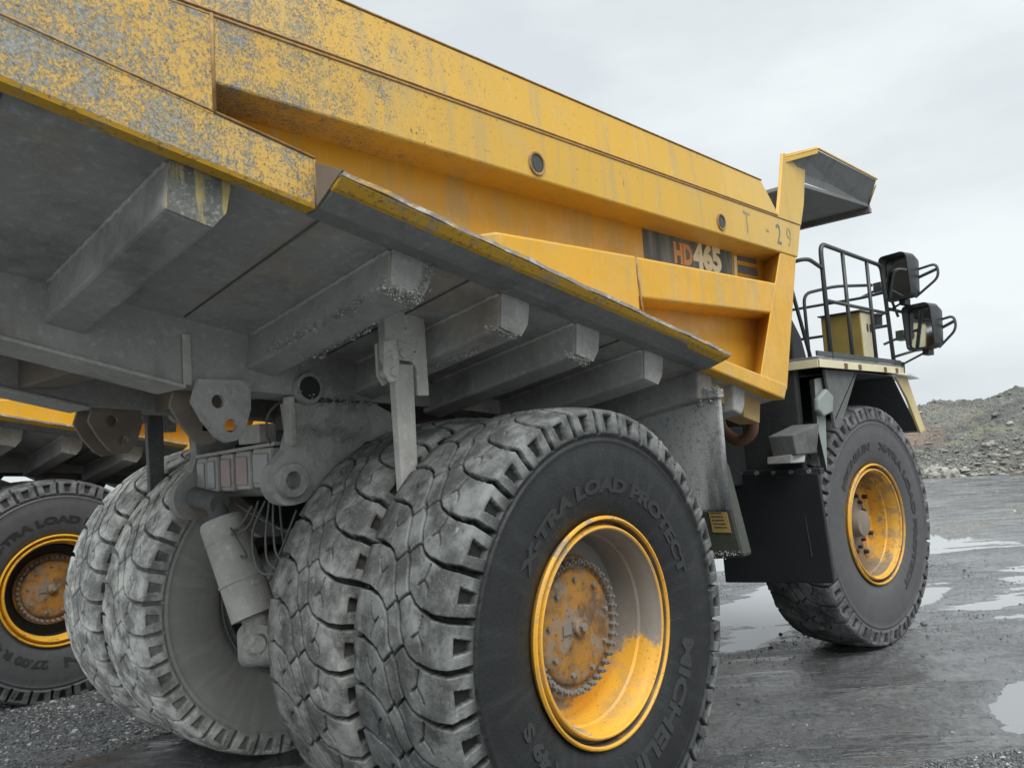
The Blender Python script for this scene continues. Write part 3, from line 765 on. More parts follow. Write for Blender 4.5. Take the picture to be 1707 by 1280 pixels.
def flare(s, mb, mt):
    mb.hexa([(3.80, s*2.355, 4.85), (5.62, s*2.355, 4.975), (5.62, s*2.34, 5.0), (3.80, s*2.34, 4.88), (3.52, s*2.40, 5.06), (5.62, s*2.52, 5.245), (5.62, s*2.50, 5.26), (3.52, s*2.38, 5.075)]) if False else None
    # sloping side sheet
    A = [(3.62, s*2.35, 4.86), (5.80, s*2.35, 4.985), (5.62, s*2.52, 5.20), (3.92, s*2.52, 5.155), (3.48, s*2.39, 5.00)]
    Bq = [(p[0], p[1]-s*.016, p[2]+.014) for p in A]
    mb.loft(A, Bq)
    # bright rolled edge
    mt.tube([(3.47, s*2.39, 5.02), (3.94, s*2.525, 5.175), (5.63, s*2.525, 5.215)], .014, 8)
    mt.hexa([(3.45, s*2.372, 4.96), (3.93, s*2.50, 5.12), (3.93, s*2.53, 5.12), (3.45, s*2.395, 4.96), (3.45, s*2.372, 5.04), (3.93, s*2.50, 5.19), (3.93, s*2.53, 5.19), (3.45, s*2.395, 5.04)])
    mt.loft([(5.80, s*2.34, 4.95), (5.64, s*2.51, 5.16), (5.84, s*2.34, 5.12)], [(5.82, s*2.34, 4.95), (5.66, s*2.51, 5.16), (5.86, s*2.34, 5.12)])
for s in (-1, 1):
    mb = MB(); mt = MB(); flare(s, mb, mt); mb.build('canopy_side', CANOPY, body); mt.build('canopy_edge', Y_WORN, body, bevel=.004)

# ---- lettering on the body
def flat_text(txt, size, x, z, y, mat, parent, name, bold=.01, ext=.002, sx=1.0, shear=0, slope=0):
    v, f = text_mesh(txt, size, bold, ext)
    mb = MB(); mb.add([(x+(p[0]*sx)+p[1]*shear, y-p[2], z+p[1]+slope*p[0]*sx) for p in v], f)
    return mb.build(name, mat, parent)
m = MT('slate decal'); c = m.mix(m.step(m.noise(6, 4, .6, sc=(1, 1, .12)), .42, .62), (.075, .095, .10), (.20, .21, .20))
m.set(color=c, rough=.6); DECAL = m.m
OR = plain('orange decal lettering', (.66, .29, .09), .5); CRM = plain('cream decal lettering', (.80, .74, .50), .5)
NAVY = plain('faded navy decal', (.12, .14, .18), .5)
mb = MB(); zt = lambda x: 3.97+.02*x
mb.prism([(1.27, 3.64), (1.27, 4.05), (1.90, 4.055), (2.72, 4.06), (2.66, 3.70)], 'y', -2.1335, -2.131)
mb.build('model_decal', DECAL, body)
flat_text('HD', .23, 1.70, 3.825, -2.135, OR, body, 'model_lettering', .012, sx=.86, slope=.03)
flat_text('465', .29, 2.02, 3.825, -2.135, CRM, body, 'model_lettering', .016, sx=1.08, slope=.03)
mb = MB(); mb.prism([(2.70, 3.70), (2.74, 4.01), (2.79, 4.01), (2.75, 3.70)], 'y', -2.1365, -2.134); mb.build('decal_stripe', CRM, body)
mb = MB()
for z0, z1 in ((3.76, 3.84), (3.87, 3.945), (3.985, 4.03)): mb.prism([(2.80, z0), (3.20, z0+.01), (3.18, z1+.01), (2.81, z1)], 'y', -2.1338, -2.131)
mb.build('decal_stripe', NAVY, body)
FADE = plain('faded grey stencil paint', (.36, .29, .16), .6, var=.45, scale=25)
FADE2 = plain('stencil paint', (.16, .17, .16), .6, var=.6, scale=18)
for s_, x_, z_, m_ in (('T', 2.44, 4.13, FADE), ('-', 2.86, 4.15, FADE), ('2', 3.07, 4.12, FADE2), ('9', 3.29, 4.125, FADE)):
    flat_text(s_, .27, x_, z_, -2.4025, m_, body, 'fleet_number', -.001, .001, sx=.8)

# ---- chassis
frame = empty('chassis_frame', (0, 0, 0), truck)
for s in (-1, 1):
    mb = MB(); mb.prism([(-.75, 2.2), (-.75, 2.6), (0, 2.52), (2.8, 2.3), (6.6, 2.2), (6.6, 1.6), (2, 1.6), (-.4, 1.9)], 'y', s*.40, s*.70); mb.build('frame_rail', DARK, frame, bevel=.02)
mb = MB(); mb.cyl((-.85, -.5, 2.36), (-.85, .5, 2.36), .17, n=28); mb.build('cross_tube', DUST, frame, smooth='auto')
# rear frame brackets
def plate(pts, holes, y, th, mat, parent, name):
    bm = bmesh.new(); edges = []
    def loop(ps):
        vs = [bm.verts.new((px, 0, pz)) for px, pz in ps]
        return [bm.edges.new((vs[i], vs[(i+1) % len(vs)])) for i in range(len(vs))]
    edges += loop(pts)
    for hx, hz, hr in holes: edges += loop([(hx+hr*math.cos(2*math.pi*i/22), hz+hr*math.sin(2*math.pi*i/22)) for i in range(22)])
    bmesh.ops.triangle_fill(bm, edges=edges, use_beauty=True, use_dissolve=False)
    g = bmesh.ops.extrude_face_region(bm, geom=list(bm.faces))
    for e in g['geom']:
        if isinstance(e, bmesh.types.BMVert): e.co.y += th
    bmesh.ops.recalc_face_normals(bm, faces=bm.faces)
    me = bpy.data.meshes.new(name); bm.to_mesh(me); bm.free(); me.materials.append(mat)
    o = bpy.data.objects.new(name, me); COL.objects.link(o); o.parent = parent; o.location = (0, y, 0)
    return o
eye = [(-1.09+.16*math.cos(R(a)), 2.30+.16*math.sin(R(a))) for a in range(120, 300, 20)]
pts = [(-1.08, 2.80), (-1.06, 2.62), (-1.10, 2.50)]+eye+[(-.86, 2.18), (-.55, 1.95), (.3, 1.9), (.5, 2.35), (.0, 2.62), (-.4, 2.80)]
plate(pts, [(-1.09, 2.30, .06), (-.45, 2.45, .08)], -.86, .10, DUST_MUD, frame, 'suspension_bracket')
plate(pts, [(-1.09, 2.30, .06), (-.45, 2.45, .08)], .50, .10, DUST, frame, 'suspension_bracket').location = (.0, .44, -.10)
mb = MB(); mb.box((-1.085, -.885, 2.52), (-1.045, -.80, 2.84)); mb.build('bracket_rib', DUST_LIGHT, frame, bevel=.006)
mb = MB(); mb.lathe([(-.04, .055), (-.05, .06), (-.05, .105), (-.035, .115), (.12, .115), (.12, .055), (-.04, .055)], 28); o = mb.build('bracket_boss', DUST_MUD, frame, smooth='auto', loc=(-1.09, -.86, 2.30))
mb = MB(); mb.box((-1.0, .46, 2.38), (-.92, .56, 2.95)); mb.build('bracket_post', DARK, frame, bevel=.01)
# suspension cylinder
def at(u, v, x):       # pixel of the photo on the plane x = const (used once here to read off sizes)
    d = _f*FPX+_r2*(u-853.5)-_u2*(v-640); o = np.array([CX, CY, CZ]); t = (x-o[0])/d[0]; return o+d*t
p0, p1 = Vector((-1.10, .02, 2.02)), Vector((-1.00, -.20, 1.38))
mb = MB(); mb.cyl(p0, p1, .155, .160, n=36); d = (p1-p0).normalized()
mb.cyl(p0+d*.42, p0+d*.435, .166, n=36); mb.cyl(p0-d*.03, p0, .14, .155, n=36)
mb.cyl(p0+d*.12, p0+d*.128, .162, n=36); mb.box(p0+d*.43+Vector((-.02, -.18, -.015)), p0+d*.43+Vector((.03, -.15, .02)))
sus = mb.build('suspension_cylinder', DUST_LIGHT, truck, smooth='auto')
mb = MB(); mb.cyl(p0-d*.16, p0-d*.02, .07, n=20); mb.cyl(p0-d*.15+Vector((0, -.07, 0)), p0-d*.15+Vector((0, .30, 0.05)), .075, n=24)
mb.build('upper_rod_end', DUST_DARK, sus, smooth='auto')
mb = MB(); mb.cyl(p1, p1+d*.12, .10, .08, n=20); c0 = p1+d*.17
mb.cyl(c0+Vector((-.06, -.06, 0)), c0+Vector((.06, .06, 0)), .115, n=24)
mb.cyl(c0+Vector((-.11, -.11, 0)), c0+Vector((-.05, -.05, 0)), .06, n=16)
mb.build('lower_rod_end', DUST_MUD, sus, smooth='auto')
# axle
mb = MB(); mb.lathe([(-1.2, .001), (-1.2, .36), (-.55, .38), (-.40, .52), (0, .60), (.40, .52), (.55, .38), (1.2, .36), (1.2, .001)], 40)
ax = mb.build('rear_axle', DUST, truck, smooth='auto', loc=(0, 0, 1.3))
mb = MB(); mb.loft([(-1.05, -.55, -.18), (-1.05, -.30, .02), (-1.05, .02, -.02), (-1.05, .0, -.30)], [(-.3, -.75, -.38), (-.3, -.3, .2), (-.3, .2, .2), (-.3, .3, -.4)])
mb.build('axle_arm', DUST_MUD, ax, bevel=.07, seg=4)
# tail lamp cluster
lc = empty('tail_lamp_cluster', (-1.05, -.09, 2.42), truck)
mb = MB(); mb.hexa([(-.02, -.56, .115), (.10, -.56, .115), (.10, .54, .075), (-.02, .54, .075), (-.02, -.56, .14), (.10, -.56, .14), (.10, .54, .10), (-.02, .54, .10)])
mb.box((-.03, -.40, .142), (.10, -.12, .27)); mb.build('lamp_bracket', DUST_LIGHT, lc, bevel=.006)
ys = [.43, .27, .06, -.16, -.41]; wd = [.15, .14, .17, .19, .23]
for i, (yy, ww) in enumerate(zip(ys, wd)):
    zt_ = .10-.036*yy
    mb = MB(); z0 = zt_-.275; mb.box((-.03, yy-ww/2, z0), (.08, yy+ww/2, zt_-.01)); o = mb.build('tail_lamp', DUST_LIGHT, lc, bevel=.02, seg=3)
    mb = MB(); mb.box((-.042, yy-ww/2+.02, z0+.03), (-.028, yy+ww/2-.02, zt_-.045)); mb.build('lamp_lens', RED_LENS if i in (2, 3) else GLASSY, lc, bevel=.012, seg=3)
# cables
for pts in ([(-.95, -.7, 2.1), (-1.0, -.5, 1.75), (-.9, -.2, 1.6), (-.8, .3, 1.7)], [(-.9, .45, 2.1), (-1.0, .3, 2.25), (-.98, -.1, 2.1), (-.9, -.5, 1.95), (-.95, -.8, 2.0)], [(-.95, -.62, 2.6), (-1.02, -.66, 2.35), (-1.0, -.58, 2.1), (-.9, -.5, 1.5)], [(-1.03, .25, 2.15), (-1.1, .0, 1.98), (-1.12, -.25, 2.0), (-1.08, -.36, 2.14)],
            [(-1.03, .14, 2.15), (-1.1, -.06, 2.03), (-1.14, -.22, 1.95), (-1.10, -.30, 1.8), (-1.10, -.10, 1.82)],
            [(-1.03, -.45, 2.17), (-1.12, -.42, 1.95), (-1.15, -.55, 1.72), (-1.10, -.78, 1.72)],
            [(-1.03, -.50, 2.17), (-1.10, -.55, 1.9), (-1.12, -.66, 1.75), (-1.02, -.95, 1.66)],
            [(-1.03, -.55, 2.17), (-1.08, -.62, 1.98), (-1.10, -.72, 1.8), (-1.0, -1.0, 1.70)],
            [(-1.0, -.72, 2.85), (-1.1, -.66, 2.75), (-1.1, -.62, 2.6), (-1.02, -.6, 2.5)], [(-1.03, -.36, 2.17), (-1.1, -.33, 2.0), (-1.13, -.12, 1.95), (-1.12, .15, 2.02)]):
    mb = MB(); mb.tube(catmull(pts, 8), .008, 7); mb.build('cable', CABLE, truck, smooth=True)

# ---- tanks and guards between the axles
m = MT('mud splashed guard'); xz = m.xyz()
k = m.math('ADD', m.math('MULTIPLY', m.noise(3, 6, .7, sc=(1, 1, .22)), .9), m.math('MULTIPLY', m.math('SUBTRACT', xz[2], 2.3), .45))
k = m.math('SUBTRACT', k, m.math('MULTIPLY', m.step(xz[1], -2.15, -2.42), .14))
c = m.mix(m.step(k, .12, .50), (.035, .038, .042), (.40, .41, .40)); c = m.mix(m.step(m.noise(28, 5, .7), .52, .64, 0, .6), c, (.12, .125, .125))
m.set(color=c, rough=.7); m.bump(m.noise(60, 5, .7), .6, .012); GUARD = m.m
mb = MB(); mb.prism([(-2.42, 1.83), (-2.42, 2.73), (-2.30, 2.80), (-.9, 2.80), (-.9, 1.83)], 'x', 1.70, 1.76)
mb.build('splash_guard', GUARD, truck, bevel=.02)
mb = MB(); mb.box((1.66, -2.44, 2.70), (1.755, -1.1, 2.77)); mb.build('guard_rim', DUST_MUD, truck, bevel=.01)
mb = MB(); mb.prism([(-2.20, 1.40), (-2.06, 2.15), (-1.98, 2.28), (-1.2, 2.28), (-1.2, 1.30)], 'x', 2.32, 2.48)
hy = mb.build('hydraulic_tank', GREEN_DARK, truck, bevel=.03)
mb = MB(); mb.hexa([(2.312, -2.10, 1.60), (2.318, -2.10, 1.60), (2.318, -1.93, 1.60), (2.312, -1.93, 1.60), (2.312, -2.07, 1.80), (2.318, -2.07, 1.80), (2.318, -1.90, 1.80), (2.312, -1.90, 1.80)])
lb = mb.build('tank_label', LABEL, hy)
mb = MB()
for k in range(5): mb.box((2.3095, -2.07+.01*k, 1.64+.03*k), (2.3115, -1.95+.008*k, 1.648+.03*k))
mb.build('label_lines', INK, hy)
# black rubber guard and dark panels behind the front wheel
mb = MB(); mb.hexa([(3.8, -2.33, .96), (3.85, -2.33, .96), (3.85, -1.19, .90), (3.8, -1.19, .90), (3.76, -2.29, 2.0), (3.81, -2.29, 2.0), (3.81, -1.19, 2.03), (3.76, -1.19, 2.03)])
mb.build('mud_flap', BLACK_RUBBER, truck, bevel=.01)
mb = MB(); mb.box((3.78, -2.31, 1.99), (3.87, -1.1, 2.05)); mb.build('flap_bracket', DARK, truck, bevel=.008)
for k in range(6):
    mb = MB(); mb.cyl((3.755, -2.2+.18*k, 2.02), (3.78, -2.2+.18*k, 2.02), .022, n=6); mb.build('flap_bolt', SLATE, truck)
mb = MB(); mb.tube([(3.775, -2.1, 1.96), (3.79, -2.14, 1.2)], .008, 6); mb.build('flap_crease', DARK, truck)
mb = MB()
mb.box((3.9, -2.10, 2.02), (4.0, -.6, 3.05)); mb.build('bulkhead', DARK, truck, bevel=.02)
mb = MB(); mb.box((4.01, -1.15, 1.2), (6.9, 1.15, 2.9)); mb.build('engine_bay', DARK, truck, bevel=.02)
mb = MB(); mb.box((3.2, -1.5, 1.9), (3.89, 1.5, 2.5)); mb.build('frame_cover', DARK, truck, bevel=.02)
mb = MB(); mb.tube(catmull([(3.2, -1.60, 2.75), (3.2, -1.62, 2.5), (3.2, -1.78, 2.36), (3.2, -1.92, 2.42), (3.2, -1.95, 2.55)], 6), .055, 14); mb.build('exhaust_pipe', RUST, truck, smooth=True)
mb = MB(); mb.hexa([(2.50, -2.22, 2.56), (2.78, -2.22, 2.50), (2.78, -2.02, 2.50), (2.50, -2.02, 2.56), (2.44, -2.22, 2.80), (2.84, -2.22, 2.73), (2.84, -2.02, 2.73), (2.44, -2.02, 2.80)])
mb.build('body_rest_pad', WOOD, body, bevel=.01)
mb = MB(); mb.hexa([(1.95, -2.22, 2.72), (2.20, -2.22, 2.66), (2.20, -2.02, 2.66), (1.95, -2.02, 2.72), (1.92, -2.22, 2.90), (2.22, -2.22, 2.84), (2.22, -2.02, 2.84), (1.92, -2.02, 2.90)])
mb.build('body_rest_pad', WOOD, body, bevel=.01)
# work lamp and its pillar
mb = MB(); mb.hexa([(3.60, -2.17, 2.19), (3.86, -2.26, 2.19), (3.88, -2.02, 2.16), (3.62, -1.92, 2.16), (3.57, -2.16, 2.38), (3.90, -2.30, 2.48), (3.90, -2.02, 2.48), (3.58, -1.90, 2.38)])
wl = mb.build('work_lamp', DUST_DARK, truck, bevel=.012)
mb = MB(); mb.hexa([(3.595, -2.10, 2.11), (3.70, -2.20, 2.11), (3.74, -1.92, 2.11), (3.60, -1.86, 2.11), (3.60, -2.12, 2.20), (3.75, -2.2, 2.20), (3.75, -1.90, 2.18), (3.61, -1.86, 2.18)]); mb.build('lamp_lens', GLASSY, wl, bevel=.01)
mb = MB(); mb.loft([(4.02, -2.24, 2.92), (4.30, -2.24, 2.95), (4.22, -2.24, 2.55), (4.12, -2.24, 1.99), (3.98, -2.24, 2.45)], [(4.10, -2.15, 2.92), (4.35, -2.15, 2.95), (4.26, -2.15, 2.55), (4.2, -2.15, 1.99), (4.1, -2.15, 2.45)])
mb.build('lamp_pillar', PALE_GREY, truck, bevel=.008)
mb = MB(); mb.prism([(3.9, 2.60), (3.92, 2.72), (4.15, 2.82), (4.30, 2.74), (4.24, 2.58), (4.0, 2.54)], 'y', -2.31, -2.25); mb.build('pillar_bracket', PALE_GREY, truck, bevel=.02)

# ---- deck, fender, handrails
XD0, XD1 = 3.88, 6.40
mb = MB(); mb.box((XD0, -2.35, 3.09), (XD1, 2.30, 3.13)); deck = mb.build('deck', SLATE, truck, bevel=.005)
mb = MB(); mb.box((XD0, -2.365, 3.02), (XD1+.02, -2.352, 3.10)); mb.box((XD0-.012, -2.35, 3.02), (XD0-.001, 2.3, 3.10)); mb.box((XD1, -2.35, 3.02), (XD1+.02, 2.3, 3.1))
mb.build('deck_edge', CREAM_PALE, deck, bevel=.003)
mb = MB(); mb.box((XD0, -2.35, 3.135), (XD1, -2.33, 3.185)); mb.build('toe_board', RAIL_GREY, deck, bevel=.003)
mb = MB()
for x in (4.55, 4.95, 5.75, 6.15):
    mb = MB(); mb.box((x-.04, -2.372, 3.025), (x+.04, -2.3665, 3.08)); mb.build('rusty_bolt_plate', RUST, deck)
fd = MB()
# fender arch: thin sheets front, top, rear
y0, y1 = -2.30, -1.35
def sheet(pa, pb, th=.02):
    (xa, za), (xb, zb) = pa, pb
    n = Vector((-(zb-za), 0, xb-xa)).normalized()*th
    fd.hexa([(xa, y0, za), (xb, y0, zb), (xb, y1, zb), (xa, y1, za), (xa+n.x, y0, za+n.z), (xb+n.x, y0, zb+n.z), (xb+n.x, y1, zb+n.z), (xa+n.x, y1, za+n.z)])
for a, b in (((4.30, 2.50), (5.0, 3.0)), ((5.02, 3.0), (6.15, 2.985)), ((6.17, 2.98), (6.95, 2.33)), ((6.95, 2.33), (7.12, 2.31))): sheet(a, b)
fd.box((4.3, -1.36, 2.3), (6.9, -1.33, 3.0))
fender = fd.build('front_fender', DARK, truck, bevel=.003)
mb = MB(); mb.prism([(6.20, 2.985), (6.62, 2.985), (7.12, 2.33), (6.92, 2.30), (6.55, 2.72)], 'y', -2.335, -2.305); mb.build('fender_side', CREAM, fender, bevel=.006)
mb = MB(); mb.prism([(5.95, 3.005), (6.55, 2.985), (6.82, 2.965), (6.85, 2.985), (6.45, 3.02)], 'y', -2.42, -1.9); mb.build('fender_top', WHITE_PANEL, fender, bevel=.005)
# inclined grey sheet between deck and wheel
mb = MB(); mb.prism([(4.15, 3.015), (5.05, 3.015), (4.42, 2.42), (4.28, 2.42)], 'y', -2.30, -2.27); mb.build('fender_rear_side', DUST_DARK, fender, bevel=.004)
hr = MB()
def post(x, y=-2.33): hr.tube([(x, y, 3.13), (x, y, 4.29)], .021, 10)
hr.tube(bent([(4.27, -2.33, 3.12), (4.27, -2.33, 4.31), (6.10, -2.33, 4.31), (6.20, -2.33, 3.12)], .12), .024, 10)
post(4.87); post(5.60)
hr.tube([(4.27, -2.33, 3.72), (6.14, -2.33, 3.74)], .019, 10)
hr.tube(bent([(4.27, -2.33, 4.05), (3.9, -2.33, 4.11), (3.85, -2.1, 4.08), (3.85, -1.6, 4.0)], .1), .021, 10)
hr.tube([(4.55, -1.8, 4.35), (5.1, -1.8, 3.14)], .021, 10)
hr.tube(bent([(6.16, -2.33, 4.0), (6.3, -2.0, 4.0), (6.3, -1.0, 4.0), (6.3, -1.0, 3.13)], .1), .019, 10)
hr.tube(bent([(6.18, -2.33, 3.6), (6.30, -1.9, 3.6), (6.3, -1.0, 3.6)], .1), .019, 10)
hr.tube(bent([(5.15, -1.75, 3.13), (5.15, -1.75, 3.98), (5.6, -1.95, 4.08), (6.1, -2.2, 4.1)], .12), .019, 10)
hr.build('handrail', RAIL_GREY, deck, smooth=True)
# cabinet on the deck
mb = MB(); mb.box((5.92, -2.10, 3.132), (6.32, -1.62, 3.78)); cab = mb.build('deck_cabinet', CREAM_PALE, deck, bevel=.008)
for x_ in (6.10, 6.20):
    mb = MB(); mb.prism([(x_+.03*math.cos(i/12*6.283), 3.60+.055*math.sin(i/12*6.283)) for i in range(12)], 'y', -2.104, -2.1005); mb.build('cabinet_vent', INK, deck)
mb = MB(); mb.box((5.905, -2.09, 3.14), (5.918, -1.63, 3.77)); mb.build('cabinet_rear_face', OLIVE_YEL, deck, bevel=.004)  # darker olive slab covering the cabinet's tail-facing side
mb = MB(); mb.box((5.87, -2.12, 3.783), (6.34, -1.60, 3.80)); mb.build('cabinet_lid', RAIL_GREY, deck, bevel=.003)
# dark hood shape behind the body front and the cab
mb = MB(); mb.prism([(4.15, 3.13), (4.15, 3.62), (4.38, 3.40), (4.50, 3.13)], 'y', -2.0, -.2); mb.build('engine_hood', DARK, deck, bevel=.02)
mb = MB(); mb.prism([(4.6, 3.13), (4.6, 4.6), (6.2, 4.6), (6.5, 3.6), (6.5, 3.13)], 'y', .5, 2.2); cb = mb.build('operator_cab', Y_WEB, truck, bevel=.03)
mb = MB(); mb.prism([(4.8, 3.8), (4.8, 4.45), (6.1, 4.45), (6.25, 3.8)], 'y', 2.203, 2.21); mb.prism([(4.8, 3.8), (4.8, 4.45), (6.1, 4.45), (6.25, 3.8)], 'y', .49, .497)
mb.build('cab_window', BLACK_PLASTIC, cb)
mb = MB(); mb.box((3.3, -1.2, 2.4), (4.3, 1.2, 3.0)); mb.build('rear_cab_frame', DARK, truck, bevel=.02)

def mirror(base, sc, name, ext=.62):
    mo = empty(name, base, truck); mo.rotation_euler = (0, R(6), R(-20)); mo.scale = (sc, sc, sc)
    # shell: faces backwards (-x); rounded rectangle loops
    def loop(x, hw, hh, r=.07):
        L = []
        for cx, cz, a0 in ((hw-r, hh-r, 0), (-(hw-r), hh-r, 90), (-(hw-r), -(hh-r), 180), (hw-r, -(hh-r), 270)):
            for k in range(5):
                a = R(a0+k*22.5); L.append((x, cx+r*math.cos(a), cz+r*math.sin(a)))
        return L
    loops = [loop(-.10, .19, .27), loop(-.02, .195, .275), loop(.10, .16, .24, .06), loop(.13, .12, .2, .05)]
    inn = [loop(-.10, .175, .255), loop(-.055, .17, .25)]
    # visor: top front edge pushed back
    loops[0] = [(x-(.09*max(0, z/.27)), y, z) for x, y, z in loops[0]]; inn[0] = [(x-(.09*max(0, z/.27)), y, z) for x, y, z in inn[0]]
    mbm = MB(); seq = [inn[1], inn[0]]+loops; n = len(loops[0]); vs = [p for l in seq for p in l]
    fs = [(j*n+i, j*n+(i+1) % n, (j+1)*n+(i+1) % n, (j+1)*n+i) for j in range(len(seq)-1) for i in range(n)]
    fs += [tuple(range(n)), tuple(range((len(seq)-1)*n, len(seq)*n))]
    mbm.add(vs, fs); mbm.box((-.04, -.06, -.33), (.06, .02, -.26)); mbm.build('mirror_shell', BLACK_PLASTIC, mo, smooth='auto')
    g = MB(); l = loop(-.0565, .160, .235); g.add(l, [tuple(range(len(l)))]); g.build('mirror_glass', MIRROR, mo)
    a = MB()
    a.tube(bent([(.12, -.14, .10), (.13, -.16-.34*ext, .12), (.13, -.18-.34*ext, -.05), (.10, -.10, -.24)], .08), .016, 8)
    a.tube([(.12, -.14, .0), (.13, -.15-.34*ext, .05)], .02, 8)
    a.tube(bent([(.08, .10, -.02), (.10, .40, -.03), (.05, .62, -.10)], .1), .018, 8)
    a.tube([(.06, .05, -.28), (.05, .45, -.42)], .014, 8)
    a.box((.0, .36, -.50), (.09, .46, -.36)); a.box((.04, .34, -.08), (.14, .44, .04))
    a.build('mirror_arm', RAIL_GREY, mo, smooth='auto')
    return mo
mirror((6.18, -2.52, 4.13), .98, 'mirror')
mirror((6.38, -2.66, 3.53), .98, 'mirror', .38)
mb = MB(); mb.tube(bent([(6.18, -2.33, 4.2), (6.22, -2.36, 4.0), (6.25, -2.4, 3.9)], .05), .016, 8); mb.tube([(6.2, -2.33, 3.8), (6.3, -2.45, 3.75)], .02, 8)
mb.tube([(6.2, -2.33, 3.22), (6.38, -2.62, 3.3)], .016, 8); mb.tube(bent([(6.16, -2.33, 3.95), (6.22, -2.37, 3.9), (6.3, -2.4, 3.7)], .06), .016, 8)
mb.build('mirror_stay', RAIL_GREY, truck, smooth=True)

# ---- wheels
YO, DU, HZ = 2.127, .864, 1.30
LET = [('X-TRA LOAD PROTECT', .11, 148, 14, .82), ('MICHELIN', .15, -14, -88, .81), ('27.00 R 49 S', .12, -100, -158, .82)]
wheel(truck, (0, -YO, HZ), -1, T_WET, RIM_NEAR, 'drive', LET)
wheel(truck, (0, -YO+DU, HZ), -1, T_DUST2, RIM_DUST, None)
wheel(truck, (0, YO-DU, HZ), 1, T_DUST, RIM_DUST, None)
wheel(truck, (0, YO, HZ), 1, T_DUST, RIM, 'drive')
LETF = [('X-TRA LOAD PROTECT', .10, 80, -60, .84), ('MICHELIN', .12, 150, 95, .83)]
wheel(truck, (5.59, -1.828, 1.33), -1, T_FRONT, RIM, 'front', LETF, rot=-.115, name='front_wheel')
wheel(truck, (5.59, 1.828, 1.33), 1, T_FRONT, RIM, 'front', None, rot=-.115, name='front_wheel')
mb = MB(); mb.cyl((5.59, -1.5, 1.33), (5.59, 1.5, 1.33), .2, n=20); mb.build('front_axle', DARK, truck, smooth='auto')

# ---- second truck: a copy of the first with copies of its parts
def copy_tree(o, parent=None):
    c = o.copy(); COL.objects.link(c)
    if parent: c.parent = parent
    for ch in list(o.children): copy_tree(ch, c)
    return c
truck2 = copy_tree(truck)
truck2.location = (-.35, 7.997, -.22)
tag(truck2, 'second yellow mining dump truck parked behind, mostly hidden by the first', 'dump truck')

m = MT('yellow rim with oily black dish'); x = m.xyz()
r_ = m.math('SQRT', m.math('ADD', m.math('MULTIPLY', x[0], x[0]), m.math('MULTIPLY', x[2], x[2])))
c = m.mix(m.noise(4, 4), (.66, .33, .02), (.72, .40, .03)); c = m.mix(m.step(m.noise(9, 6, .7), .56, .62, 0, .8), c, (.2, .12, .05))
c = m.mix(m.math('MULTIPLY', m.step(r_, .59, .60, 1, 0), m.step(x[1], -.20, -.17)), c, (.015, .015, .014)); m.set(color=c, rough=.45); RIM2 = m.m
for w_ in truck2.children:
    if w_.name.startswith('rear_wheel') and w_.location.y < -2:
        for c_ in w_.children:
            if c_.name.startswith('rim') and not c_.name.startswith('rim_'):
                c_.data = c_.data.copy(); c_.data.materials[0] = RIM2
            if c_.name.startswith('tyre') and not c_.name.startswith('tyre_') and w_.location.y < -2.1: c_.material_slots[0].material = T_FRONT

# ------------------------------------------------------------------ ground
def ground_h(x, y):
    h = -.22*np.clip((y-1.8)/3.2, 0, 1)**2*(3-2*np.clip((y-1.8)/3.2, 0, 1))*np.clip((16-x)/6, 0, 1)
    near = np.exp(-((x-2)**2+(y+1)**2)/900)
    a = x*.674-y*.739; b = x*.739+y*.674      # along / across the tyre tracks that run past the trucks
    h = h+(fbm(a*.35+3, b*.7, 3, 5)-.5)*.05*near+(fbm(a*1.2, b*2.6, 5, 8)-.5)*.050*near+(fbm(x*9, y*9, 3, 11)-.5)*.016*near+(fbm(x*24, y*24, 2, 12)-.5)*.010*near
    dist = np.hypot(x+4, y+5.5)
    far = np.clip((dist-8)/5, 0, 1)*np.clip((70-dist)/30, 0, 1)
    h = h+(fbm(a*.22, b*1.6, 5, 21, .6)-.5)*.085*far+(fbm(a*1.5, b*6, 3, 25)-.5)*.04*far-.014*far*(y < 4)
    for px, py, rx, ry, dp in PUD:
        ca, sa = math.cos(.55), math.sin(.55)
        dx, dy = x-px, y-py
        h = h-dp*np.exp(-((dx/rx)**2+(dy/ry)**2)**1.5)
    return h
PUD = [(4.25, -3.85, .95, .36, .07), (6.3, -.1, 1.1, .8, .048), (5.0, -.7, .8, .30, .040), (8.2, -.4, 1.3, .9, .042), (11, -2.6, 2.4, .5, .05), (9.0, -1.6, 1.3, .3, .05), (13.5, -5, 2.5, .6, .05), (8.6, .3, 1.6, .5, .06), (-.6, .3, 1.1, .8, .04), (18, -4, 4, .8, .05), (16, 0, 3, .8, .05), (23, -1, 4, 1, .05)]
def axis(lo, hi, c, w, n):
    t = np.linspace(-1, 1, n); k = 5.2
    v = np.sinh(k*t)/np.sinh(k)
    a = c+np.where(v < 0, v*(c-lo), v*(hi-c)); return a
gx = np.unique(np.concatenate([np.arange(-3, 11, .035), np.arange(11, 20, .06), np.arange(20, 40, .14), -3-np.geomspace(.1, 200, 40), 40+np.geomspace(.5, 400, 40)]))
gy = np.unique(np.concatenate([np.arange(-6, 6.5, .035), -6-np.geomspace(.06, 300, 70), 6.5+np.geomspace(.06, 300, 70)]))
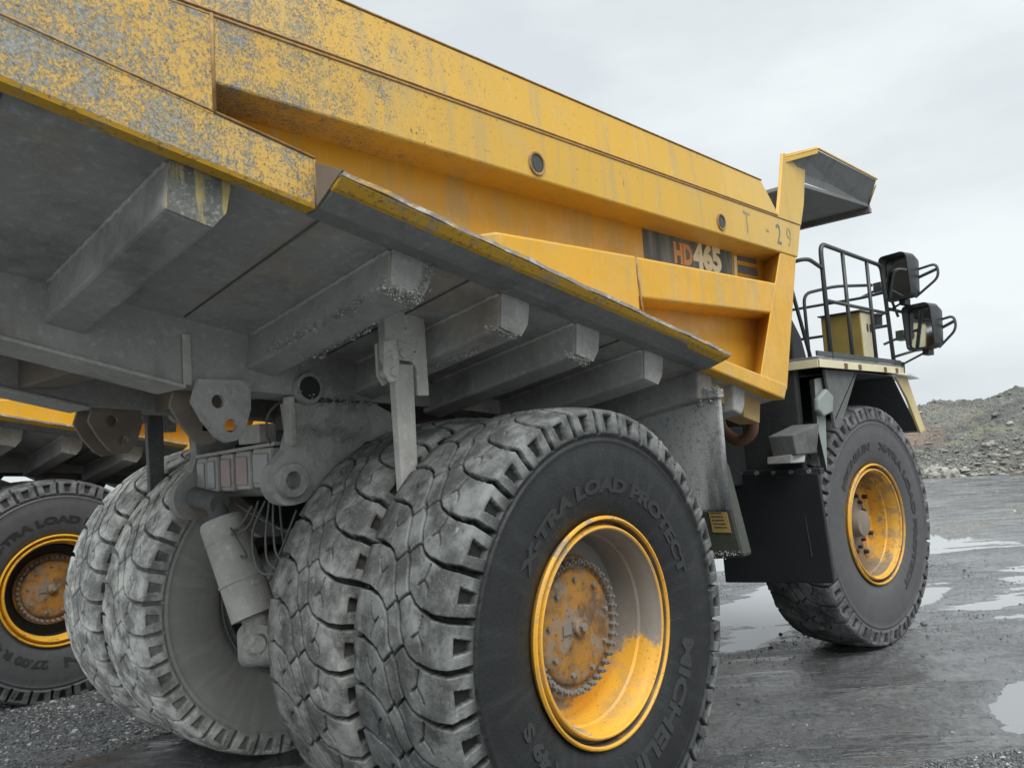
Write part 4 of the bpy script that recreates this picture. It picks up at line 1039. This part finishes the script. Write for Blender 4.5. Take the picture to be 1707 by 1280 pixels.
def grid_mesh(name, gx, gy, hf, mat, smooth=True):
    X, Y = np.meshgrid(gx, gy, indexing='ij'); Z = hf(X, Y)
    co = np.stack([X, Y, Z], -1).reshape(-1, 3).astype(np.float32); n = len(gy)
    i = np.arange(len(gx)-1)[:, None]; j = np.arange(n-1)[None, :]; a = i*n+j
    F = np.stack([a, a+n, a+n+1, a+1], -1).reshape(-1, 4)
    me = bpy.data.meshes.new(name); me.vertices.add(len(co)); me.vertices.foreach_set('co', co.ravel())
    me.loops.add(F.size); me.loops.foreach_set('vertex_index', F.ravel().astype(np.int32))
    me.polygons.add(len(F)); me.polygons.foreach_set('loop_start', np.arange(0, F.size, 4, dtype=np.int32)); me.polygons.foreach_set('loop_total', np.full(len(F), 4, dtype=np.int32))
    me.update(calc_edges=True); me.polygons.foreach_set('use_smooth', np.full(len(F), smooth)); me.materials.append(mat)
    o = bpy.data.objects.new(name, me); COL.objects.link(o); return o
m = MT('wet crushed rock ground')
c = m.mix(m.step(m.noise(.7, 6, .68), .36, .64), (.060, .062, .065), (.18, .183, .183))
c = m.mix(m.step(m.noise(60, 4, .7), .5, .68, 0, .65), c, (.27, .275, .27))
c = m.mix(m.step(m.noise(140, 3, .7), .58, .66, 0, .8), c, (.48, .49, .48))
c = m.mix(m.step(m.noise(16, 9, .85), .46, .60, 0, .75), c, (.035, .037, .04)); c = m.mix(m.step(m.noise(22, 9, .85, loc=(5, 5, 1)), .54, .62, 0, .7), c, (.30, .31, .305))
rt = m.t.nodes.new('ShaderNodeMapping'); rt.inputs['Rotation'].default_value = (0, 0, R(47.6)); m.ln(m.tc.outputs['Object'], rt.inputs[0])
def rn(scale, sc, det=5, ro=.65):
    q = m.t.nodes.new('ShaderNodeMapping'); q.inputs['Scale'].default_value = sc; m.ln(rt.outputs[0], q.inputs[0])
    n = m.t.nodes.new('ShaderNodeTexNoise'); n.inputs['Scale'].default_value = scale; n.inputs['Detail'].default_value = det; n.inputs['Roughness'].default_value = ro
    m.ln(q.outputs[0], n.inputs['Vector']); return n.outputs['Fac']
wet = m.step(rn(.55, (.3, 1.2, 1)), .41, .52)
wet2 = rn(2.0, (.25, 1.8, 1))
wet = m.math('MULTIPLY', wet, m.step(wet2, .40, .52))
gx_ = m.xyz(); wz = m.math('MULTIPLY', m.step(gx_[2], .014, -.022), m.step(gx_[1], 1.6, 2.4, 1, 0)); wet = m.math('MAXIMUM', wet, wz)
m.set(color=m.mix(m.math('MULTIPLY', wet, .62), c, (.045, .047, .05)), rough=m.mix(wet, (.38, .38, .38), (.06, .06, .06)), spec=.5)
dry = m.math('SUBTRACT', 1, m.math('MULTIPLY', wet, .93))
b1 = m.bump(m.math('MULTIPLY', m.noise(9, 6, .75), dry), .45, .05)
m.bump(m.math('MULTIPLY', m.noise(70, 6, .85), dry), 1.0, .022, prev=b1)
GROUND = m.m
g = grid_mesh('ground', gx, gy, ground_h, GROUND); tag(g, kind='structure')
m = MT('puddle water'); m.set(color=(.20, .205, .205), rough=.02, spec=.8); m.b.inputs['IOR'].default_value = 1.5; m.b.inputs['Metallic'].default_value = 0  # pale base colour stands in for part of the sky reflection
m.bump(m.noise(5, 2), .02, .01); WATER = m.m
mb = MB()
mb.add([(-3, -6, -.033), (40, -8, -.033), (40, 6, -.033), (17, 6, -.033), (4, 1.9, -.033), (-3, 1.9, -.033)], [(0, 1, 2, 3, 4, 5)])
o = mb.build('water', WATER); tag(o, kind='structure')

# loose gravel and stones
def rocks(name, pts, sizes, mat, seed=1, flat=.6):
    rng = np.random.RandomState(seed)
    base = []; 
    t = (1+5**.5)/2
    ico = np.array([(-1, t, 0), (1, t, 0), (-1, -t, 0), (1, -t, 0), (0, -1, t), (0, 1, t), (0, -1, -t), (0, 1, -t), (t, 0, -1), (t, 0, 1), (-t, 0, -1), (-t, 0, 1)])/1.9
    fc = np.array([(0, 11, 5), (0, 5, 1), (0, 1, 7), (0, 7, 10), (0, 10, 11), (1, 5, 9), (5, 11, 4), (11, 10, 2), (10, 7, 6), (7, 1, 8), (3, 9, 4), (3, 4, 2), (3, 2, 6), (3, 6, 8), (3, 8, 9), (4, 9, 5), (2, 4, 11), (6, 2, 10), (8, 6, 7), (9, 8, 1)])
    n = len(pts); V = np.zeros((n, 12, 3)); 
    sh = ico[None]*(1+rng.uniform(-.38, .38, (n, 12, 3)))
    sh *= rng.uniform(.6, 1.3, (n, 1, 3)); sh[:, :, 2] *= flat
    a = rng.uniform(0, 6.28, n); ca, sa = np.cos(a)[:, None], np.sin(a)[:, None]
    xx = sh[:, :, 0]*ca-sh[:, :, 1]*sa; yy = sh[:, :, 0]*sa+sh[:, :, 1]*ca
    V[:, :, 0] = xx; V[:, :, 1] = yy; V[:, :, 2] = sh[:, :, 2]
    V = V*sizes[:, None, None]+pts[:, None, :]
    F = (fc[None]+np.arange(n)[:, None, None]*12).reshape(-1, 3)
    me = bpy.data.meshes.new(name); me.from_pydata(V.reshape(-1, 3).tolist(), [], F.tolist()); me.materials.append(mat)
    o = bpy.data.objects.new(name, me); COL.objects.link(o); return o
def stone_mat(name, a, b, sc=9, rough=.55):
    m = MT(name); n = m.t.nodes.new('ShaderNodeNewGeometry')
    r = n.outputs['Random Per Island']
    c = m.mix(r, a, b); c = m.mix(m.step(r, .90, .93), c, (.34, .34, .31)); c = m.mix(m.step(m.noise(sc, 4, .6), .5, .7, 0, .4), c, tuple(v*.5 for v in a))
    m.set(color=c, rough=rough, spec=.5); m.bump(m.noise(sc*8, 4, .7), .4, .004); return m.m
GRAV = stone_mat('wet gravel', (.035, .037, .04), (.13, .135, .135), 14, .4)
rng = np.random.RandomState(4)
def scatter(n, xr, yr, fn=None):
    x = rng.uniform(*xr, n); y = rng.uniform(*yr, n)
    if fn is not None:
        k = rng.uniform(0, 1, n) < fn(x, y); x, y = x[k], y[k]
    return x, y
X_, Y_, S_ = [], [], []
x, y = scatter(26000, (-2.2, 1.5), (2.4, 6.4), lambda x, y: np.clip(fbm(x*1.5, y*1.5, 3, 2)*2.0-.35, .1, 1)); X_.append(x); Y_.append(y); S_.append(rng.lognormal(-4.55, .45, len(x)))
x, y = scatter(16000, (2.2, 4.2), (-4.8, -3.4), lambda x, y: np.clip((x*.5+y*.6+.9 < 0)*1.0*(.4+fbm(x*3, y*3, 3, 2)), .0, 1)); X_.append(x); Y_.append(y); S_.append(rng.lognormal(-4.75, .4, len(x)))
x, y = scatter(60000, (0, 13), (-6, 2.5), lambda x, y: np.clip(fbm(x*.8, y*.8, 3, 31)*2.2-.8, 0.10, 1)); X_.append(x); Y_.append(y); S_.append(rng.lognormal(-5.35, .45, len(x)))
x, y = scatter(500, (3, 30), (-8, 6)); X_.append(x); Y_.append(y); S_.append(rng.lognormal(-4.1, .5, len(x)))
x = np.concatenate(X_); y = np.concatenate(Y_); s = np.clip(np.concatenate(S_), .003, .06)
z = ground_h(x, y)
o = rocks('gravel', np.stack([x, y, z+s*.15], 1), s, GRAV); tag(o, kind='stuff', cat='gravel', label='loose dark wet gravel with pale chips strewn over the ground')

# ------------------------------------------------------------------ rubble mound
m = MT('weathered rubble')
c = m.mix(m.noise(.8, 6, .65), (.13, .13, .115), (.25, .24, .21))
c = m.mix(m.step(m.noise(9, 5, .75), .52, .62, 0, .6), c, (.40, .41, .36))
c = m.mix(m.step(m.noise(7, 5, .75, loc=(3, 3, 3)), .55, .64, 0, .8), c, (.07, .075, .07))
c = m.mix(m.step(m.noise(.35, 4, .6, loc=(7, 1, 3)), .50, .62, 0, .65), c, (.33, .21, .14))
c = m.mix(m.step(m.noise(.25, 5, .65, sc=(1, 1, 2), loc=(2, 6, 3)), .48, .60, 0, .6), c, (.10, .105, .10))
c = m.mix(m.step(m.noise(.6, 4, .6, loc=(1, 8, 2)), .56, .68, 0, .5), c, (.30, .31, .16))
m.set(color=c, rough=.85); m.bump(m.noise(12, 6, .8), 1.0, .15); RUBBLE = m.m
cy = np.array([-80, -30, -12, -4, 0, 2.0, 3.0, 3.45, 3.8, 4.5, 5.2, 6.4, 7.6, 8.3, 8.8, 10, 14, 22, 40, 90])
ch = np.array([3, 3.6, 3.9, 3.6, 3.4, 3.55, 3.80, 4.15, 4.20, 3.90, 3.78, 3.66, 3.78, 3.55, 3.42, 3.4, 3.6, 3.4, 3.8, 3])
def mound_h(x, y):
    base = 36.6+(6.5-np.clip(y, -14, 20))*.29
    t = (x-base)/(45-base); t = np.where(t > 1, np.clip(1-(t-1)*.8, -.2, 1), np.clip(t, -.05, 1))
    prof = np.where(x < 45, np.sign(t)*np.abs(t)**.85, t)
    H = np.interp(y, cy, ch)
    h = prof*H-.05
    k = np.clip((x-base+.3)/1.2, 0, 1)
    h = h+k*((fbm(x*.9, y*.9, 4, 41)-.5)*.55+(fbm(x*4, y*4, 4, 43, .6)-.5)*.40)
    return h
mx_ = np.unique(np.concatenate([np.arange(36, 46.5, .10), np.arange(46.5, 60, .8)])); my_ = np.unique(np.concatenate([np.arange(-8, 15, .10), -8-np.geomspace(.2, 70, 70), 15+np.geomspace(.2, 70, 70)]))
o = grid_mesh('rubble_mound', mx_, my_, mound_h, RUBBLE, smooth=False); tag(o, kind='structure')
x = rng.uniform(36.4, 45, 26000); y = rng.uniform(-8, 14, 26000); s = np.clip(rng.lognormal(-4.05, .7, 26000)*np.clip(2.6-(x-(36.6+(6.5-y)*.29))*.55, .8, 2.6), .012, .30)
BOULD = plain('weathered boulder stone', (.25, .24, .21), .85, var=.5, scale=7)
STONE = stone_mat('pale rubble stone', (.10, .10, .088), (.29, .28, .25), 5, .85)
o = rocks('loose_rocks', np.stack([x, y, mound_h(x, y)+s*.1], 1), s, STONE, 5); tag(o, kind='stuff', cat='rocks', label='loose broken rocks covering the slope of the rubble mound')
for i, (x, y, s) in enumerate([(36.5, 5.55, .30), (36.4, 5.25, .24), (36.7, 5.8, .28), (36.7, 5.0, .25), (36.9, 5.4, .33), (36.4, 5.9, .2), (36.8, 4.6, .2), (37.0, 5.9, .25), (37.1, 5.1, .25), (36.9, 6.2, .22)]):
    bm = bmesh.new(); bmesh.ops.create_icosphere(bm, subdivisions=2, radius=s)
    for v in bm.verts:
        q = v.co/s; k = 1+.16*(math.sin(q.x*5+i)*math.cos(q.y*4+i*2)+.4*math.sin(q.z*9+i)); v.co = Vector((v.co.x*k*1.2, v.co.y*k*1.2, v.co.z*k*.75))
    me = bpy.data.meshes.new('boulder'); bm.to_mesh(me); bm.free(); me.materials.append(BOULD)
    o = bpy.data.objects.new('boulder', me); COL.objects.link(o); o.location = (x, y, float(mound_h(np.array([x]), np.array([y]))[0])+s*.35); o.rotation_euler = (i, i*2, i*.7)
    tag(o, 'rounded pale boulder in the small pile at the foot of the rubble mound', 'boulder', 'boulders piled at the foot of the mound')

# ------------------------------------------------------------------ mud caked on the underside
def mud(lines, n, spread, size, seed, parent=truck):
    r_ = np.random.RandomState(seed); P = []; Z = []
    for a, b in lines:
        k = r_.uniform(0, 1, n)[:, None]; a = np.array(a); b = np.array(b)
        P.append(a+(b-a)*k+r_.normal(0, spread, (n, 3))); Z.append(r_.lognormal(math.log(size), .45, n))
    o = rocks('caked_mud', np.concatenate(P), np.concatenate(Z), DUST_MUD, seed, .8)
    o.parent = parent; tag(o, kind='stuff'); return o
mud([((-1.44, -2.30, 3.25), (-1.20, -2.30, 3.21)), ((-1.10, -2.30, 3.40), (-1.20, -2.30, 3.22)), ((-1.40, -2.25, 3.24), (-1.42, -1.2, 3.08)), ((-1.18, -2.25, 3.20), (-1.2, -1.2, 3.03))], 500, .016, .0045, 3, body)
mud([((-.66, -2.30, 3.10), (-.48, -2.30, 3.06)), ((.05, -2.28, 2.98), (.22, -2.30, 2.93)), ((-.48, -2.2, 3.05), (-.5, -1.3, 2.92))], 260, .012, .004, 4, body)
mud([((1.69, -2.42, 2.76), (1.69, -1.6, 2.80)), ((1.69, -2.40, 2.70), (1.69, -1.6, 2.74))], 600, .018, .006, 6)
mud([((2.32, -2.14, 1.43), (2.32, -1.5, 1.39)), ((2.46, -2.14, 1.43), (2.46, -1.6, 1.39))], 300, .012, .005, 7)
mud([((-1.13, .16, 2.0), (-1.10, .08, 1.72))], 300, .014, .007, 8, sus)
mud([((-1.05, -.88, 2.82), (-.4, -.88, 2.78)), ((-1.0, -.88, 2.62), (-.5, -.88, 2.58))], 300, .03, .005, 9, frame)
mud([((-.97, -1.735, 3.0), (-.70, -1.735, 3.15))], 150, .04, .003, 10, body)
